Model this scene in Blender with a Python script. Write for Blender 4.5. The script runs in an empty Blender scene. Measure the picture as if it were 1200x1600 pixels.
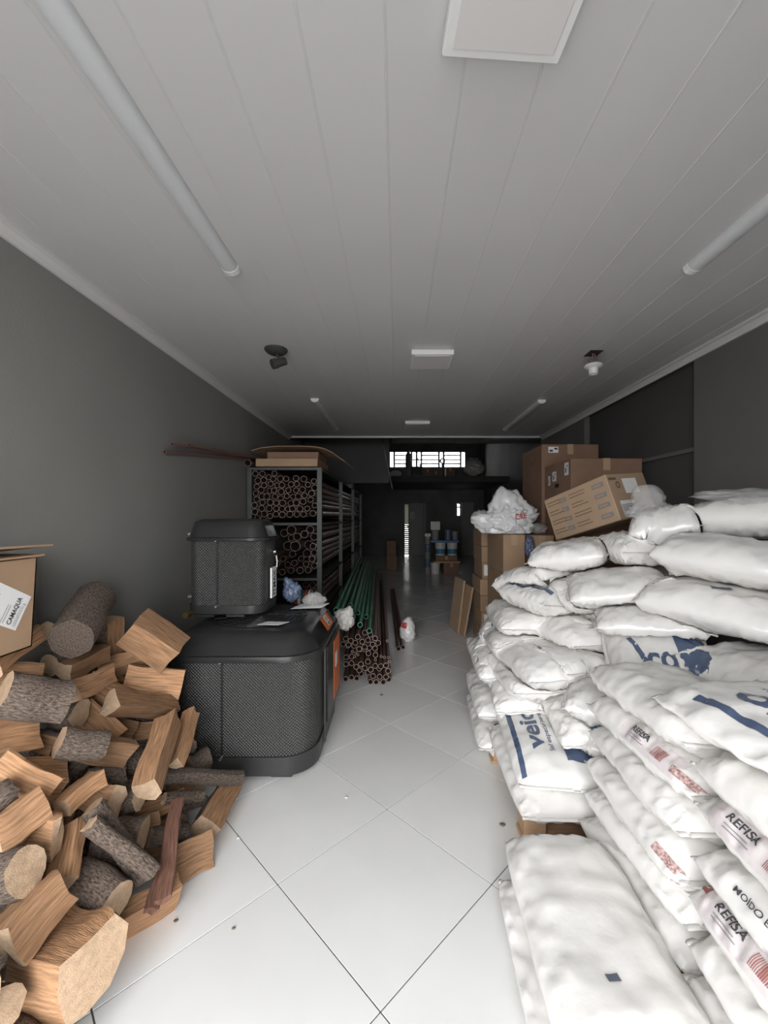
import bpy, bmesh, math, random
from mathutils import Vector, Matrix, noise
from mathutils.bvhtree import BVHTree

random.seed(7)
scene = bpy.context.scene
COL = scene.collection

# ------------------------------------------------------------------ camera, daylight, exposure
F, CX, CY, H = 650.0, 620.0, 807.0, 1.456        # focal length (px), vanishing point, eye height
HC = 2.606                                       # ceiling height
cam_d = bpy.data.cameras.new('camera')
cam = bpy.data.objects.new('camera', cam_d); COL.objects.link(cam)
cam.location = (0, 0, H); cam.rotation_euler = (math.pi / 2, 0, 0)
cam_d.sensor_fit = 'VERTICAL'; cam_d.sensor_height = 36.0
cam_d.lens = 36.0 * F / 1600.0
cam_d.shift_x = -(CX - 600) / 1600.0
cam_d.shift_y = (CY - 800) / 1600.0
cam_d.clip_start = 0.02; cam_d.clip_end = 200
scene.camera = cam

world = bpy.data.worlds.new('overcast_sky'); scene.world = world
world.use_nodes = True
bg = world.node_tree.nodes['Background']
bg.inputs[0].default_value = (0.97, 0.98, 1.0, 1)
bg.inputs[1].default_value = 2.6

OPEN_X0, OPEN_X1, OPEN_Z, OPEN_Y = -1.50, 0.62, 2.50, -0.80
pl = bpy.data.lights.new('doorway_portal', 'AREA'); pl.shape = 'RECTANGLE'
pl.size = OPEN_X1 - OPEN_X0; pl.size_y = OPEN_Z
pl.cycles.is_portal = True
po = bpy.data.objects.new('doorway_portal', pl); COL.objects.link(po)
po.location = ((OPEN_X0 + OPEN_X1) / 2, OPEN_Y - 0.02, OPEN_Z / 2); po.rotation_euler = (math.pi / 2, 0, 0)

scene.view_settings.view_transform = 'Standard'
scene.view_settings.look = 'None'
scene.view_settings.gamma = 1.0
scene.view_settings.use_curve_mapping = False
scene.view_settings.exposure = 2.22
scene.cycles.max_bounces = 9
scene.cycles.diffuse_bounces = 6
scene.cycles.transparent_max_bounces = 12
scene.cycles.caustics_reflective = False
scene.cycles.caustics_refractive = False


def P(x, y, D):
    return Vector(((x - CX) / F * D, D, H - (y - CY) / F * D))


# ------------------------------------------------------------------ materials
MATS = {}


def mat(name, col, rough=0.6, metal=0.0, spec=0.5, var=0.0, noise_amt=0.0, noise_scale=8.0,
        bump=0.0, bump_scale=60.0, stretch=(1, 1, 1), coords='Object', alpha=1.0, coat=0.0):
    if name in MATS:
        return MATS[name]
    m = bpy.data.materials.new(name); m.use_nodes = True
    nt = m.node_tree; b = nt.nodes['Principled BSDF']
    b.inputs['Base Color'].default_value = (*col, 1)
    b.inputs['Roughness'].default_value = rough
    b.inputs['Metallic'].default_value = metal
    b.inputs['Specular IOR Level'].default_value = spec
    b.inputs['Coat Weight'].default_value = coat
    b.inputs['Alpha'].default_value = alpha
    tc = nt.nodes.new('ShaderNodeTexCoord'); mp = nt.nodes.new('ShaderNodeMapping')
    nt.links.new(tc.outputs[coords], mp.inputs[0]); mp.inputs['Scale'].default_value = stretch
    m['map'] = mp.name
    last = None
    if noise_amt:
        n = nt.nodes.new('ShaderNodeTexNoise'); n.inputs['Scale'].default_value = noise_scale
        n.inputs['Detail'].default_value = 5
        nt.links.new(mp.outputs[0], n.inputs['Vector'])
        mx = nt.nodes.new('ShaderNodeMix'); mx.data_type = 'RGBA'
        mx.inputs['A'].default_value = (*[c * (1 - noise_amt) for c in col], 1)
        mx.inputs['B'].default_value = (*[min(1, c * (1 + noise_amt)) for c in col], 1)
        rmp = nt.nodes.new('ShaderNodeMapRange')
        rmp.inputs['From Min'].default_value = 0.3; rmp.inputs['From Max'].default_value = 0.7
        nt.links.new(n.outputs['Fac'], rmp.inputs['Value'])
        nt.links.new(rmp.outputs[0], mx.inputs['Factor'])
        nt.links.new(mx.outputs['Result'], b.inputs['Base Color']); last = mx.outputs['Result']
    if var:
        oi = nt.nodes.new('ShaderNodeObjectInfo'); hs = nt.nodes.new('ShaderNodeHueSaturation')
        mr = nt.nodes.new('ShaderNodeMapRange')
        mr.inputs['To Min'].default_value = 1 - var; mr.inputs['To Max'].default_value = 1 + var
        nt.links.new(oi.outputs['Random'], mr.inputs['Value']); nt.links.new(mr.outputs[0], hs.inputs['Value'])
        if last: nt.links.new(last, hs.inputs['Color'])
        else: hs.inputs['Color'].default_value = (*col, 1)
        nt.links.new(hs.outputs[0], b.inputs['Base Color'])
    if bump:
        n2 = nt.nodes.new('ShaderNodeTexNoise'); n2.inputs['Scale'].default_value = bump_scale
        n2.inputs['Detail'].default_value = 4
        nt.links.new(mp.outputs[0], n2.inputs['Vector'])
        bp = nt.nodes.new('ShaderNodeBump'); bp.inputs['Strength'].default_value = bump
        bp.inputs['Distance'].default_value = 0.01
        nt.links.new(n2.outputs['Fac'], bp.inputs['Height']); nt.links.new(bp.outputs[0], b.inputs['Normal'])
    MATS[name] = m
    return m


M_wall = mat('grey_wall_paint', (0.205, 0.202, 0.190), 0.75, noise_amt=0.06, noise_scale=1.5, bump=0.08, bump_scale=90)
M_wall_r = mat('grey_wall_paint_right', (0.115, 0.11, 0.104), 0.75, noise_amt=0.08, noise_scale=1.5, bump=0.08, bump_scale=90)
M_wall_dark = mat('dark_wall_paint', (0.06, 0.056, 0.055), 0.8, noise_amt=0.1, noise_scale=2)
M_back = mat('back_room_plaster', (0.16, 0.155, 0.15), 0.85, noise_amt=0.25, noise_scale=1.2)
M_grout = mat('grout', (0.11, 0.105, 0.10), 0.9)
M_tile = mat('glazed_tile', (0.78, 0.78, 0.765), 0.22, spec=0.5, var=0.03, noise_amt=0.03, noise_scale=3, coords='Object')
M_plank = mat('pvc_ceiling', (0.53, 0.522, 0.516), 0.42, var=0.015, noise_amt=0.02, noise_scale=2)
M_cornice = mat('pvc_cornice', (0.58, 0.57, 0.555), 0.4)
M_whiteplastic = mat('white_plastic', (0.68, 0.68, 0.67), 0.35)
M_diffuser = mat('opal_diffuser', (0.54, 0.55, 0.56), 0.3)
M_panel = mat('panel_diffuser', (0.60, 0.58, 0.57), 0.4)
M_black = mat('black_plastic', (0.03, 0.03, 0.03), 0.38, bump=0.05, bump_scale=200)  # black raised a little, haze taken into the colour
M_blacksmooth = mat('black_gloss_plastic', (0.022, 0.022, 0.022), 0.28)
M_darkmetal = mat('dark_metal', (0.05, 0.05, 0.05), 0.5, 0.3)
M_rack = mat('grey_green_steel', (0.06, 0.066, 0.06), 0.5, 0.2, noise_amt=0.2, noise_scale=10)
M_pipe = mat('brown_pvc', (0.135, 0.082, 0.066), 0.36, var=0.25)
M_piperim = mat('brown_pvc_cut_highlight', (0.30, 0.22, 0.18), 0.6, var=0.2)  # lighter rim: highlight on the cut edge painted into the colour
M_pipein = mat('brown_pvc_inside_shade', (0.07, 0.045, 0.037), 0.6)  # darker bore: shade inside the pipe painted into the colour
M_green = mat('green_pipe', (0.02, 0.14, 0.07), 0.35, var=0.2)
M_greenrim = mat('green_pipe_cut_highlight', (0.10, 0.36, 0.22), 0.5)  # painted highlight on the green cut edges
M_greenin = mat('green_pipe_inside_shade', (0.01, 0.06, 0.03), 0.6)  # painted shade inside the green pipes
M_card = mat('cardboard', (0.36, 0.235, 0.145), 0.8, var=0.12, noise_amt=0.07, noise_scale=6, bump=0.05, bump_scale=30)
M_card_l = mat('pale_cardboard', (0.37, 0.26, 0.17), 0.8, var=0.06, noise_amt=0.06, noise_scale=6)
M_card_d = mat('brown_cardboard', (0.22, 0.13, 0.085), 0.8, var=0.08, noise_amt=0.08, noise_scale=5)
M_paper = mat('white_paper', (0.75, 0.75, 0.74), 0.6)
M_tape = mat('packing_tape', (0.42, 0.30, 0.19), 0.3)
M_ink = mat('dark_ink', (0.05, 0.05, 0.055), 0.6)
M_inkbrown = mat('brown_ink', (0.16, 0.095, 0.06), 0.7)
M_inkgrey = mat('grey_ink', (0.20, 0.19, 0.19), 0.7)
M_navy = mat('navy_print', (0.075, 0.105, 0.175), 0.35)
M_tab = mat('dark_print_mark', (0.10, 0.12, 0.16), 0.35)
M_red = mat('dark_red_print', (0.30, 0.09, 0.075), 0.4)
M_redtxt = mat('red_print', (0.55, 0.04, 0.05), 0.5)
M_panelprint = mat('lilac_grey_print', (0.62, 0.57, 0.57), 0.32)
M_pink = mat('speckled_pink_print', (0.45, 0.30, 0.28), 0.4, noise_amt=0.7, noise_scale=140)
M_orange = mat('orange_label', (0.62, 0.17, 0.05), 0.5)
M_steel = mat('bright_steel', (0.75, 0.75, 0.75), 0.25, 0.9)
M_palletwood = mat('pallet_wood', (0.47, 0.30, 0.18), 0.75, noise_amt=0.2, noise_scale=14, stretch=(1, 6, 1))
M_copper = mat('dull_brown_tube', (0.17, 0.10, 0.085), 0.4)
M_grey = mat('mid_grey_paint', (0.22, 0.22, 0.21), 0.6, var=0.1)
M_bluegrey = mat('blue_grey_plastic', (0.10, 0.13, 0.20), 0.35)
M_blue = mat('blue_plastic', (0.05, 0.14, 0.30), 0.35)
M_teal = mat('teal_label', (0.05, 0.20, 0.30), 0.5)
M_offwhite = mat('off_white_plastic', (0.62, 0.60, 0.56), 0.4, var=0.1)
M_pave = mat('pavement_concrete', (0.28, 0.275, 0.27), 0.9, noise_amt=0.15, noise_scale=3)
M_roof = mat('roof_underside', (0.12, 0.12, 0.12), 0.9)


def bag_material():
    m = mat('white_plastic_film', (0.74, 0.725, 0.70), 0.25, spec=0.6, var=0.05, bump=0.32, bump_scale=11, stretch=(1, 1, 1))
    b = m.node_tree.nodes['Principled BSDF']
    b.inputs['Subsurface Weight'].default_value = 0.0
    return m


M_bag = bag_material()
M_film = mat('clear_film', (0.75, 0.75, 0.75), 0.15, spec=0.8, alpha=0.24, bump=0.6, bump_scale=18)
M_cleary = mat('milky_film', (0.78, 0.78, 0.78), 0.25, spec=0.7, alpha=0.85, bump=0.4, bump_scale=14)


def dimple_material():
    m = mat('dimpled_black_panel', (0.042, 0.041, 0.040), 0.42, coords='UV')  # black lifted towards grey, lens haze put into the base colour
    nt = m.node_tree; b = nt.nodes['Principled BSDF']; mp = nt.nodes[m['map']]
    mp.inputs['Rotation'].default_value = (0, 0, math.radians(45))
    mp.inputs['Scale'].default_value = (78, 78, 78)
    v = nt.nodes.new('ShaderNodeTexChecker'); v.inputs['Scale'].default_value = 1.0
    nt.links.new(mp.outputs[0], v.inputs['Vector'])
    wx = nt.nodes.new('ShaderNodeTexVoronoi'); wx.inputs['Scale'].default_value = 1.0
    wx.inputs['Randomness'].default_value = 0.0
    nt.links.new(mp.outputs[0], wx.inputs['Vector'])
    bp = nt.nodes.new('ShaderNodeBump'); bp.inputs['Strength'].default_value = 1.0; bp.inputs['Distance'].default_value = 0.008
    nt.links.new(wx.outputs['Distance'], bp.inputs['Height']); nt.links.new(bp.outputs[0], b.inputs['Normal'])
    return m


M_dimple = dimple_material()


def wood_mats():
    w = mat('split_wood', (0.33, 0.182, 0.094), 0.8, var=0.38, noise_amt=0.42, noise_scale=3.0, stretch=(1.2, 14, 1), coords='UV', bump=0.5, bump_scale=9)
    e = mat('end_grain', (0.43, 0.30, 0.195), 0.8, var=0.14, noise_amt=0.16, noise_scale=9, stretch=(1, 1, 1), coords='UV', bump=0.25, bump_scale=40)
    bk = mat('rough_bark', (0.135, 0.10, 0.078), 0.9, var=0.3, noise_amt=0.75, noise_scale=9, stretch=(2.5, 6, 1), coords='UV', bump=1.0, bump_scale=16)
    return w, bk, e


M_wood, M_bark, M_end = wood_mats()
M_barkred = mat('inner_bark', (0.16, 0.075, 0.05), 0.85, noise_amt=0.4, noise_scale=6, stretch=(1, 10, 1), coords='UV', bump=0.5, bump_scale=8)


# ------------------------------------------------------------------ mesh helpers
class MB:
    def __init__(s):
        s.v, s.f, s.m, s.uv = [], [], [], {}

    def face(s, idx, m=0, uv=None):
        if uv: s.uv[len(s.f)] = uv
        s.f.append(tuple(idx)); s.m.append(m)

    def box(s, a, b, m=0, M=None, chamfer=0.0):
        x0, y0, z0 = a; x1, y1, z1 = b
        c = chamfer; base = len(s.v)
        if c <= 0:
            pts = [(x0, y0, z0), (x1, y0, z0), (x1, y1, z0), (x0, y1, z0), (x0, y0, z1), (x1, y0, z1), (x1, y1, z1), (x0, y1, z1)]
            fs = [(0, 3, 2, 1), (4, 5, 6, 7), (0, 1, 5, 4), (1, 2, 6, 5), (2, 3, 7, 6), (3, 0, 4, 7)]
        else:
            pts = []
            for z, ins in ((z0, c), (z0 + c, 0), (z1 - c, 0), (z1, c)):
                i = ins
                pts += [(x0 + i, y0 + c, z), (x0 + c, y0 + i, z), (x1 - c, y0 + i, z), (x1 - i, y0 + c, z),
                        (x1 - i, y1 - c, z), (x1 - c, y1 - i, z), (x0 + c, y1 - i, z), (x0 + i, y1 - c, z)]
            fs = [tuple(range(7, -1, -1)), tuple(range(24, 32))]
            for k in range(3):
                for j in range(8):
                    fs.append((k * 8 + j, k * 8 + (j + 1) % 8, (k + 1) * 8 + (j + 1) % 8, (k + 1) * 8 + j))
        for p in pts:
            s.v.append(M @ Vector(p) if M else Vector(p))
        for f in fs: s.face([base + i for i in f], m)

    def rings(s, rings, m=0, cap=True, capm=None, uvs=None):
        """loft closed rings (lists of Vectors)"""
        base = len(s.v); n = len(rings[0])
        for r in rings: s.v.extend(r)
        for k in range(len(rings) - 1):
            mm = m[k] if isinstance(m, (list, tuple)) else m
            for j in range(n):
                j2 = (j + 1) % n
                uv = None
                if uvs:
                    u0, u1 = uvs[0][j], uvs[0][j + 1]; v0, v1 = uvs[1][k], uvs[1][k + 1]
                    uv = [(u0, v0), (u1, v0), (u1, v1), (u0, v1)]
                s.face([base + k * n + j, base + k * n + j2, base + (k + 1) * n + j2, base + (k + 1) * n + j], mm, uv)
        if cap:
            cm = capm if capm is not None else (m if not isinstance(m, (list, tuple)) else m[0])
            s.face([base + j for j in range(n - 1, -1, -1)], cm)
            s.face([base + (len(rings) - 1) * n + j for j in range(n)], cm)

    def cyl(s, a, b, r, n=14, m=0, r2=None, cap=True, capm=None):
        a = Vector(a); b = Vector(b); d = (b - a).normalized()
        u = d.orthogonal().normalized(); w = d.cross(u)
        r2 = r if r2 is None else r2
        R = []
        for p, rr in ((a, r), (b, r2)):
            R.append([p + (u * math.cos(2 * math.pi * k / n) + w * math.sin(2 * math.pi * k / n)) * rr for k in range(n)])
        s.rings(R, m, cap, capm)

    def tube(s, pts, r, n=8, m=0):
        pts = [Vector(p) for p in pts]; R = []
        u = None
        for i, p in enumerate(pts):
            d = (pts[min(i + 1, len(pts) - 1)] - pts[max(i - 1, 0)]).normalized()
            u = d.orthogonal().normalized() if u is None else (u - d * u.dot(d)).normalized()
            w = d.cross(u)
            R.append([p + (u * math.cos(2 * math.pi * k / n) + w * math.sin(2 * math.pi * k / n)) * r for k in range(n)])
        s.rings(R, m)

    def build(s, name, mats, parent=None, origin=(0, 0, 0), smooth=False, weld=False):
        o = Vector(origin)
        me = bpy.data.meshes.new(name)
        me.from_pydata([tuple(Vector(v) - o) for v in s.v], [], s.f)
        if not isinstance(mats, (list, tuple)): mats = [mats]
        for mm in mats: me.materials.append(mm)
        me.polygons.foreach_set('material_index', s.m)
        if s.uv:
            ul = me.uv_layers.new(name='UVMap')
            for fi, uv in s.uv.items():
                p = me.polygons[fi]
                for k, li in enumerate(p.loop_indices):
                    ul.data[li].uv = uv[k]
        if smooth: me.polygons.foreach_set('use_smooth', [True] * len(me.polygons))
        if weld:
            bm = bmesh.new(); bm.from_mesh(me); bmesh.ops.remove_doubles(bm, verts=bm.verts, dist=1e-5)
            bmesh.ops.recalc_face_normals(bm, faces=bm.faces); bm.to_mesh(me); bm.free()
        me.update()
        ob = bpy.data.objects.new(name, me); COL.objects.link(ob)
        if parent is not None: ob.parent = parent
        else: ob.location = o
        return ob


def smooth_angle(ob, deg=35):
    me = ob.data
    bm = bmesh.new(); bm.from_mesh(me)
    for f in bm.faces: f.smooth = True
    for e in bm.edges:
        if len(e.link_faces) == 2:
            e.smooth = e.calc_face_angle(0) < math.radians(deg)
        else: e.smooth = False
    bm.to_mesh(me); bm.free()
    return ob


def tag(o, label, cat, group=None, kind=None):
    o['label'] = label; o['category'] = cat
    if group: o['group'] = group
    if kind: o['kind'] = kind
    return o


def struct(o, label=None, cat=None):
    o['kind'] = 'structure'
    if label: o['label'] = label
    if cat: o['category'] = cat
    return o


def empty(name, loc, label, cat, group=None, rot=(0, 0, 0)):
    e = bpy.data.objects.new(name, None); COL.objects.link(e)
    e.location = loc; e.rotation_euler = rot; e.empty_display_size = 0.1
    return tag(e, label, cat, group)


def boxpart(name, a, b, m, parent=None, origin=(0, 0, 0), chamfer=0.0, M=None):
    mb = MB(); mb.box(a, b, 0, M, chamfer); return mb.build(name, m, parent, origin)


def copymesh(name, me, loc, parent=None):
    o = bpy.data.objects.new(name, me); COL.objects.link(o); o.location = loc
    if parent is not None: o.parent = parent
    return o


# ------------------------------------------------------------------ the room
XL, XR = -1.558, 2.10
YF, YC, YB = OPEN_Y, 5.97, 15.5
XRB = 3.25                                      # the space behind is wider
ZT = 4.35

# floor with diagonal tiles
mb = MB(); mb.box((XL, YF, -0.12), (XRB, YB, -0.004)); floor = struct(mb.build('floor', M_grout),
    'white glazed diagonal tile floor of the storeroom', 'floor')
TS, gap = 0.600, 0.0050
dg_ = TS * math.sqrt(2) / 2
hx = dg_ - gap * 0.7
def tile_mesh(poly):
    mb = MB(); c = 0.0003
    cen = sum((Vector(p) for p in poly), Vector((0, 0))) / len(poly)
    rr = []
    for z, k in ((-0.006, 0), (-0.0012, 0), (0.0, c)):
        rr.append([Vector((p[0] + (cen.x - p[0]) * k * 2.2, p[1] + (cen.y - p[1]) * k * 2.2, z)) for p in poly])
    mb.rings(rr, 0); return mb
def clip(poly, axis, lim, sign):
    out = []
    for i in range(len(poly)):
        a, b = poly[i], poly[(i + 1) % len(poly)]
        da, db = sign * (a[axis] - lim), sign * (b[axis] - lim)
        if da >= 0: out.append(a)
        if (da >= 0) != (db >= 0):
            t = da / (da - db); out.append((a[0] + t * (b[0] - a[0]), a[1] + t * (b[1] - a[1])))
    return out
full = [(hx, 0), (0, hx), (-hx, 0), (0, -hx)]
full_me = None
TX0, TY0 = -0.048, 2.072
DGX, DGY = 0.4243, 0.4243
for i in range(-8, 14):
    for j in range(-10, 40):
        if (i + j) % 2 == 0: continue
        cx, cy = TX0 + i * DGX, TY0 + j * DGY
        xr = XR if cy < YC else XRB
        poly = [(cx + p[0], cy + p[1]) for p in full]
        for ax, lim, sg in ((0, XL, 1), (0, xr, -1), (1, YF, 1), (1, YB, -1)):
            poly = clip(poly, ax, lim, sg)
            if len(poly) < 3: break
        if len(poly) < 3: continue
        if len(poly) == 4 and abs(max(p[0] for p in poly) - min(p[0] for p in poly) - 2 * hx) < 1e-6 and abs(max(p[1] for p in poly) - min(p[1] for p in poly) - 2 * hx) < 1e-6:
            if full_me is None:
                t0 = tile_mesh(full).build('floor_tile', M_tile, floor); t0.location = (cx, cy, 0); full_me = t0.data
            else: copymesh('floor_tile', full_me, (cx, cy, 0), floor)
        else:
            t0 = tile_mesh([(p[0] - cx, p[1] - cy) for p in poly]).build('floor_tile', M_tile, floor); t0.location = (cx, cy, 0)

# ceiling of plastic planks
mb = MB(); mb.box((XL - .1, YF, HC + 0.010), (XR + .1, YC, HC + 0.06)); ceiling = struct(mb.build('ceiling', M_whiteplastic),
    'white plastic plank ceiling over the front of the storeroom', 'ceiling')
pw = 0.2
x = -0.0285 - 8 * pw
pme = None
while x < XR:
    x0, x1 = max(x, XL), min(x + pw, XR)
    if x1 - x0 > 0.01:
        def plank(x0, x1):
            mb = MB(); L0, L1 = YF, YC; g = 0.0002; c = 0.0045
            w0, w1 = x0 + g, x1 - g
            prof = [(w0, 0.012), (w0, -.0012), (w0 + .003, -.0012), (w0 + c, 0.0), (w1 - c, 0.0), (w1 - .003, -.0012), (w1, -.0012), (w1, 0.012)]
            mb.rings([[Vector((p[0], y, HC + p[1])) for p in prof] for y in (L0, L1)], 0)
            return mb.build('ceiling_plank', M_plank, ceiling)
        if x1 - x0 > pw - 1e-6:
            if pme is None: q = plank(x, x + pw); pme = q.data; px0 = x
            else: copymesh('ceiling_plank', pme, (x - px0, 0, 0), ceiling)
        else: plank(x0, x1)
    x += pw

# walls
mb = MB(); mb.box((XL - .15, YF, -.1), (XL, YB + .2, ZT)); struct(mb.build('wall_left', M_wall), 'plain grey painted wall on the left', 'wall')
mb = MB()
R0, R1 = 2.94, 4.66
mb.box((XR, YF, -.1), (XR + .2, R0, HC + .05), 0)
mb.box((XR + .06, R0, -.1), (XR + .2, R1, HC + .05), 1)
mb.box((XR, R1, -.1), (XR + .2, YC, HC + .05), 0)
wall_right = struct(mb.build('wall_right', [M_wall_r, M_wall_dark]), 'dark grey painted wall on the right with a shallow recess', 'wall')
mb = MB(); mb.box((XR, YC, -.1), (XRB, YC + .1, ZT)); mb.box((XRB, YC, -.1), (XRB + .15, YB, ZT))
struct(mb.build('wall_back_side', M_back))
mb = MB(); mb.box((XL, YC, HC + .012), (XRB, YC + .06, ZT)); struct(mb.build('wall_bulkhead', M_back))
mb = MB(); mb.box((XL - .15, YF, ZT), (XRB + .15, YB + .2, ZT + .1)); mb.box((XL, YF, HC + .1), (XR + .2, YC, HC + .14)); struct(mb.build('ceiling_back', M_roof))
# unseen front wall behind the camera; doorway narrowed to keep the right side darker
mb = MB()
mb.box((XL - .15, YF - .15, -.1), (OPEN_X0, YF, ZT)); mb.box((OPEN_X1, YF - .15, -.1), (XRB + .15, YF, ZT))
mb.box((OPEN_X0, YF - .15, OPEN_Z), (OPEN_X1, YF, ZT)); struct(mb.build('wall_front', M_wall))
mb = MB(); mb.box((-14, -16, -.2), (14, YF, -.06)); struct(mb.build('ground_pavement', M_pave))

# cornices
def cornice(name, x, s, y0, y1):
    prof = [(0, 0.0), (0.055, 0.0), (0.055, -0.012), (0.035, -0.018), (0.022, -0.032), (0.014, -0.05), (0, -0.05)]
    mb = MB(); mb.rings([[Vector((x + s * p[0], y, HC + p[1])) for p in (prof if s > 0 else prof[::-1])] for y in (y1, y0)], 0)
    return struct(mb.build(name, M_cornice))
cornice('trim_left', XL, 1, YF, YC); cornice('trim_right', XR, -1, YF, YC)
mb = MB(); mb.box((XL, YC - .012, HC - .022), (XR, YC + .012, HC + .008)); struct(mb.build('trim_ceiling_end', M_cornice))
mb = MB(); mb.box((XR + .035, R0 + .002, 1.925), (XR + .06, R1 - .002, 1.955)); struct(mb.build('trim_recess_ledge', M_wall_r))
mb = MB(); mb.box((-0.1, 8.6, 2.98), (XRB, 8.7, 3.06)); struct(mb.build('trim_roof_beam', M_grey))

# back wall with window, small window and louvred door
W1 = (-0.285, 2.575, 3.27, 3.89)
W2 = (2.22, 2.385, 1.456, 1.96)
D1 = (0.275, 0.455, 0.0, 1.935)
mb = MB()
def wall_grid(mb, xs, zs, holes, y0, y1):
    for i in range(len(xs) - 1):
        for k in range(len(zs) - 1):
            cx, cz = (xs[i] + xs[i + 1]) / 2, (zs[k] + zs[k + 1]) / 2
            if any(h[0] < cx < h[1] and h[2] < cz < h[3] for h in holes): continue
            mb.box((xs[i], y0, zs[k]), (xs[i + 1], y1, zs[k + 1]))
xs = sorted({XL, XRB, *W1[:2], *W2[:2], *D1[:2]}); zs = sorted({-.1, ZT, *W1[2:], *W2[2:], *D1[2:]})
wall_grid(mb, xs, zs, (W1, W2, D1), YB, YB + .15); struct(mb.build('wall_back', M_back), 'dark plaster wall at the far end of the storeroom', 'wall')

M_glass = mat('frosted_window_glass', (0.9, 0.92, 0.92), 0.1, alpha=0.18)
def window(name, w, vbars, hbars, label):
    x0, x1, z0, z1 = w
    root = empty(name, ((x0 + x1) / 2, YB, z0), label, 'window'); root['kind'] = 'structure'
    og = root.location
    mb = MB(); t = .035
    mb.box((x0, YB + .03, z0), (x1, YB + .08, z0 + t)); mb.box((x0, YB + .03, z1 - t), (x1, YB + .08, z1))
    mb.box((x0, YB + .03, z0), (x0 + t, YB + .08, z1)); mb.box((x1 - t, YB + .03, z0), (x1, YB + .08, z1))
    mb.build('window_frame', M_darkmetal, root, og)
    for vx in vbars: boxpart('mullion', (vx - .034, YB + .03, z0), (vx + .034, YB + .075, z1), M_darkmetal, root, og)
    for (a, b, hz) in hbars: boxpart('bar', (a, YB + .035, hz - .024), (b, YB + .07, hz + .024), M_darkmetal, root, og)
    vs = [x0] + list(vbars) + [x1]
    for a, b in zip(vs[:-1], vs[1:]): boxpart('pane', (a, YB + .05, z0), (b, YB + .054, z1), M_glass, root, og)
    return root
def wx_(px): return (px - CX) / F * YB
vb = [wx_(p) for p in (616, 643, 651, 658.5, 686, 693.5, 720)]
hb = []
for (a, b) in ((616, 643), (658.5, 686), (693.5, 720)):
    for k in range(1, 4): hb.append((wx_(a), wx_(b), W1[2] + (W1[3] - W1[2]) * k / 4))
hb.append((wx_(643), wx_(658.5), W1[2] + .31))
window('window_1', W1, vb, hb, 'long bright barred window high on the far wall')
window('window_2', W2, [], [(W2[0], W2[1], 1.80)], 'small bright window strip low on the far wall')
# louvred door
M_louvre = bpy.data.materials.new('frosted_louvre'); M_louvre.use_nodes = True
_nt = M_louvre.node_tree; _t = _nt.nodes.new('ShaderNodeBsdfTranslucent'); _t.inputs[0].default_value = (.13, .13, .115, 1)
_nt.links.new(_t.outputs[0], _nt.nodes['Material Output'].inputs[0])
root = empty('door_1', ((D1[0] + D1[1]) / 2, YB, 0), 'narrow bright louvred door leaf at the far end', 'door'); root['kind'] = 'structure'
og = root.location
mb = MB(); x0, x1 = D1[0], D1[1]
mb.box((x0, YB - .02, 0), (x0 + .02, YB + .03, 1.935)); mb.box((x1 - .02, YB - .02, 0), (x1, YB + .03, 1.935)); mb.box((x0, YB - .02, 1.91), (x1, YB + .03, 1.935))
mb.build('door_frame', M_grey, root, og)
for k in range(15):
    z = .03 + k * .075
    mb = MB(); mb.box((-.08, -.004, 0), (.08, .004, .0705), 0, Matrix.Translation(((x0 + x1) / 2, YB, z)) @ Matrix.Rotation(math.radians(9), 4, 'X'))
    mb.build('louvre', M_louvre, root, og)
boxpart('pane', (x0, YB + .012, 1.155), (x1, YB + .016, 1.93), M_louvre, root, og)
mb = MB(); mb.cyl((x1 - .045, YB - .05, 1.10), (x1 - .045, YB - .01, 1.10), .03); mb.build('knob', M_black, root, og)
root = empty('door_2', (.78, YB - .06, 0), 'grey door leaf beside the louvred door at the far end', 'door'); root['kind'] = 'structure'
og = root.location
boxpart('leaf', (.475, YB - .06, .01), (1.08, YB - .01, 1.95), M_grey, root, og)
boxpart('peephole_pane', (.50, YB - .064, 1.35), (.66, YB - .06, 1.62), M_black, root, og)
root = empty('door_3', (2.65, YB - .06, 0), 'grey door leaf beside the small window strip at the far end', 'door'); root['kind'] = 'structure'
boxpart('leaf', (2.40, YB - .06, .01), (2.85, YB - .01, 1.98), M_grey, root, root.location)
# loft partition and mezzanine
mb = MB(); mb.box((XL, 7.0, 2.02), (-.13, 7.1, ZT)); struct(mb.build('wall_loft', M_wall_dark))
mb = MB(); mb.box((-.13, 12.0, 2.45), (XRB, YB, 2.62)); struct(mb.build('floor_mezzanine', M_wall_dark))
mb = MB(); mb.cyl(P(596, 680, 6.985), P(613, 764, 6.985), .012, 8); tag(mb.build('metal_pole', M_steel, None, P(613, 764, 6.985)), 'thin pale metal pole slanting in front of dark loft wall', 'pole')

# ------------------------------------------------------------------ ceiling fittings
def tube_light(xc, y0, y1, label):
    z = HC
    root = empty('linear_ceiling_light', (xc, (y0 + y1) / 2, z - .03), label, 'ceiling light', 'linear ceiling lights')
    og = root.location
    n = 10; w = .038
    prof = [(-w, 0)] + [(-w * math.cos(math.pi * k / n), -.008 - .026 * math.sin(math.pi * k / n)) for k in range(n + 1)] + [(w, 0)]
    mb = MB(); mb.rings([[Vector((xc + p[0], y, z + p[1])) for p in prof] for y in (y1 - .03, y0 + .03)], 0)
    smooth_angle(mb.build('diffuser', M_diffuser, root, og), 40)
    for ya, yb in ((y0, y0 + .03), (y1 - .03, y1)):
        mb = MB(); mb.rings([[Vector((xc + p[0] * 1.04, y, z + p[1] * 1.06)) for p in prof] for y in (yb, ya)], 0)
        mb.build('end_cap', M_whiteplastic, root, og)
tube_light(-.765, .58, 1.93, 'near long tube light on the ceiling above the firewood')
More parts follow.
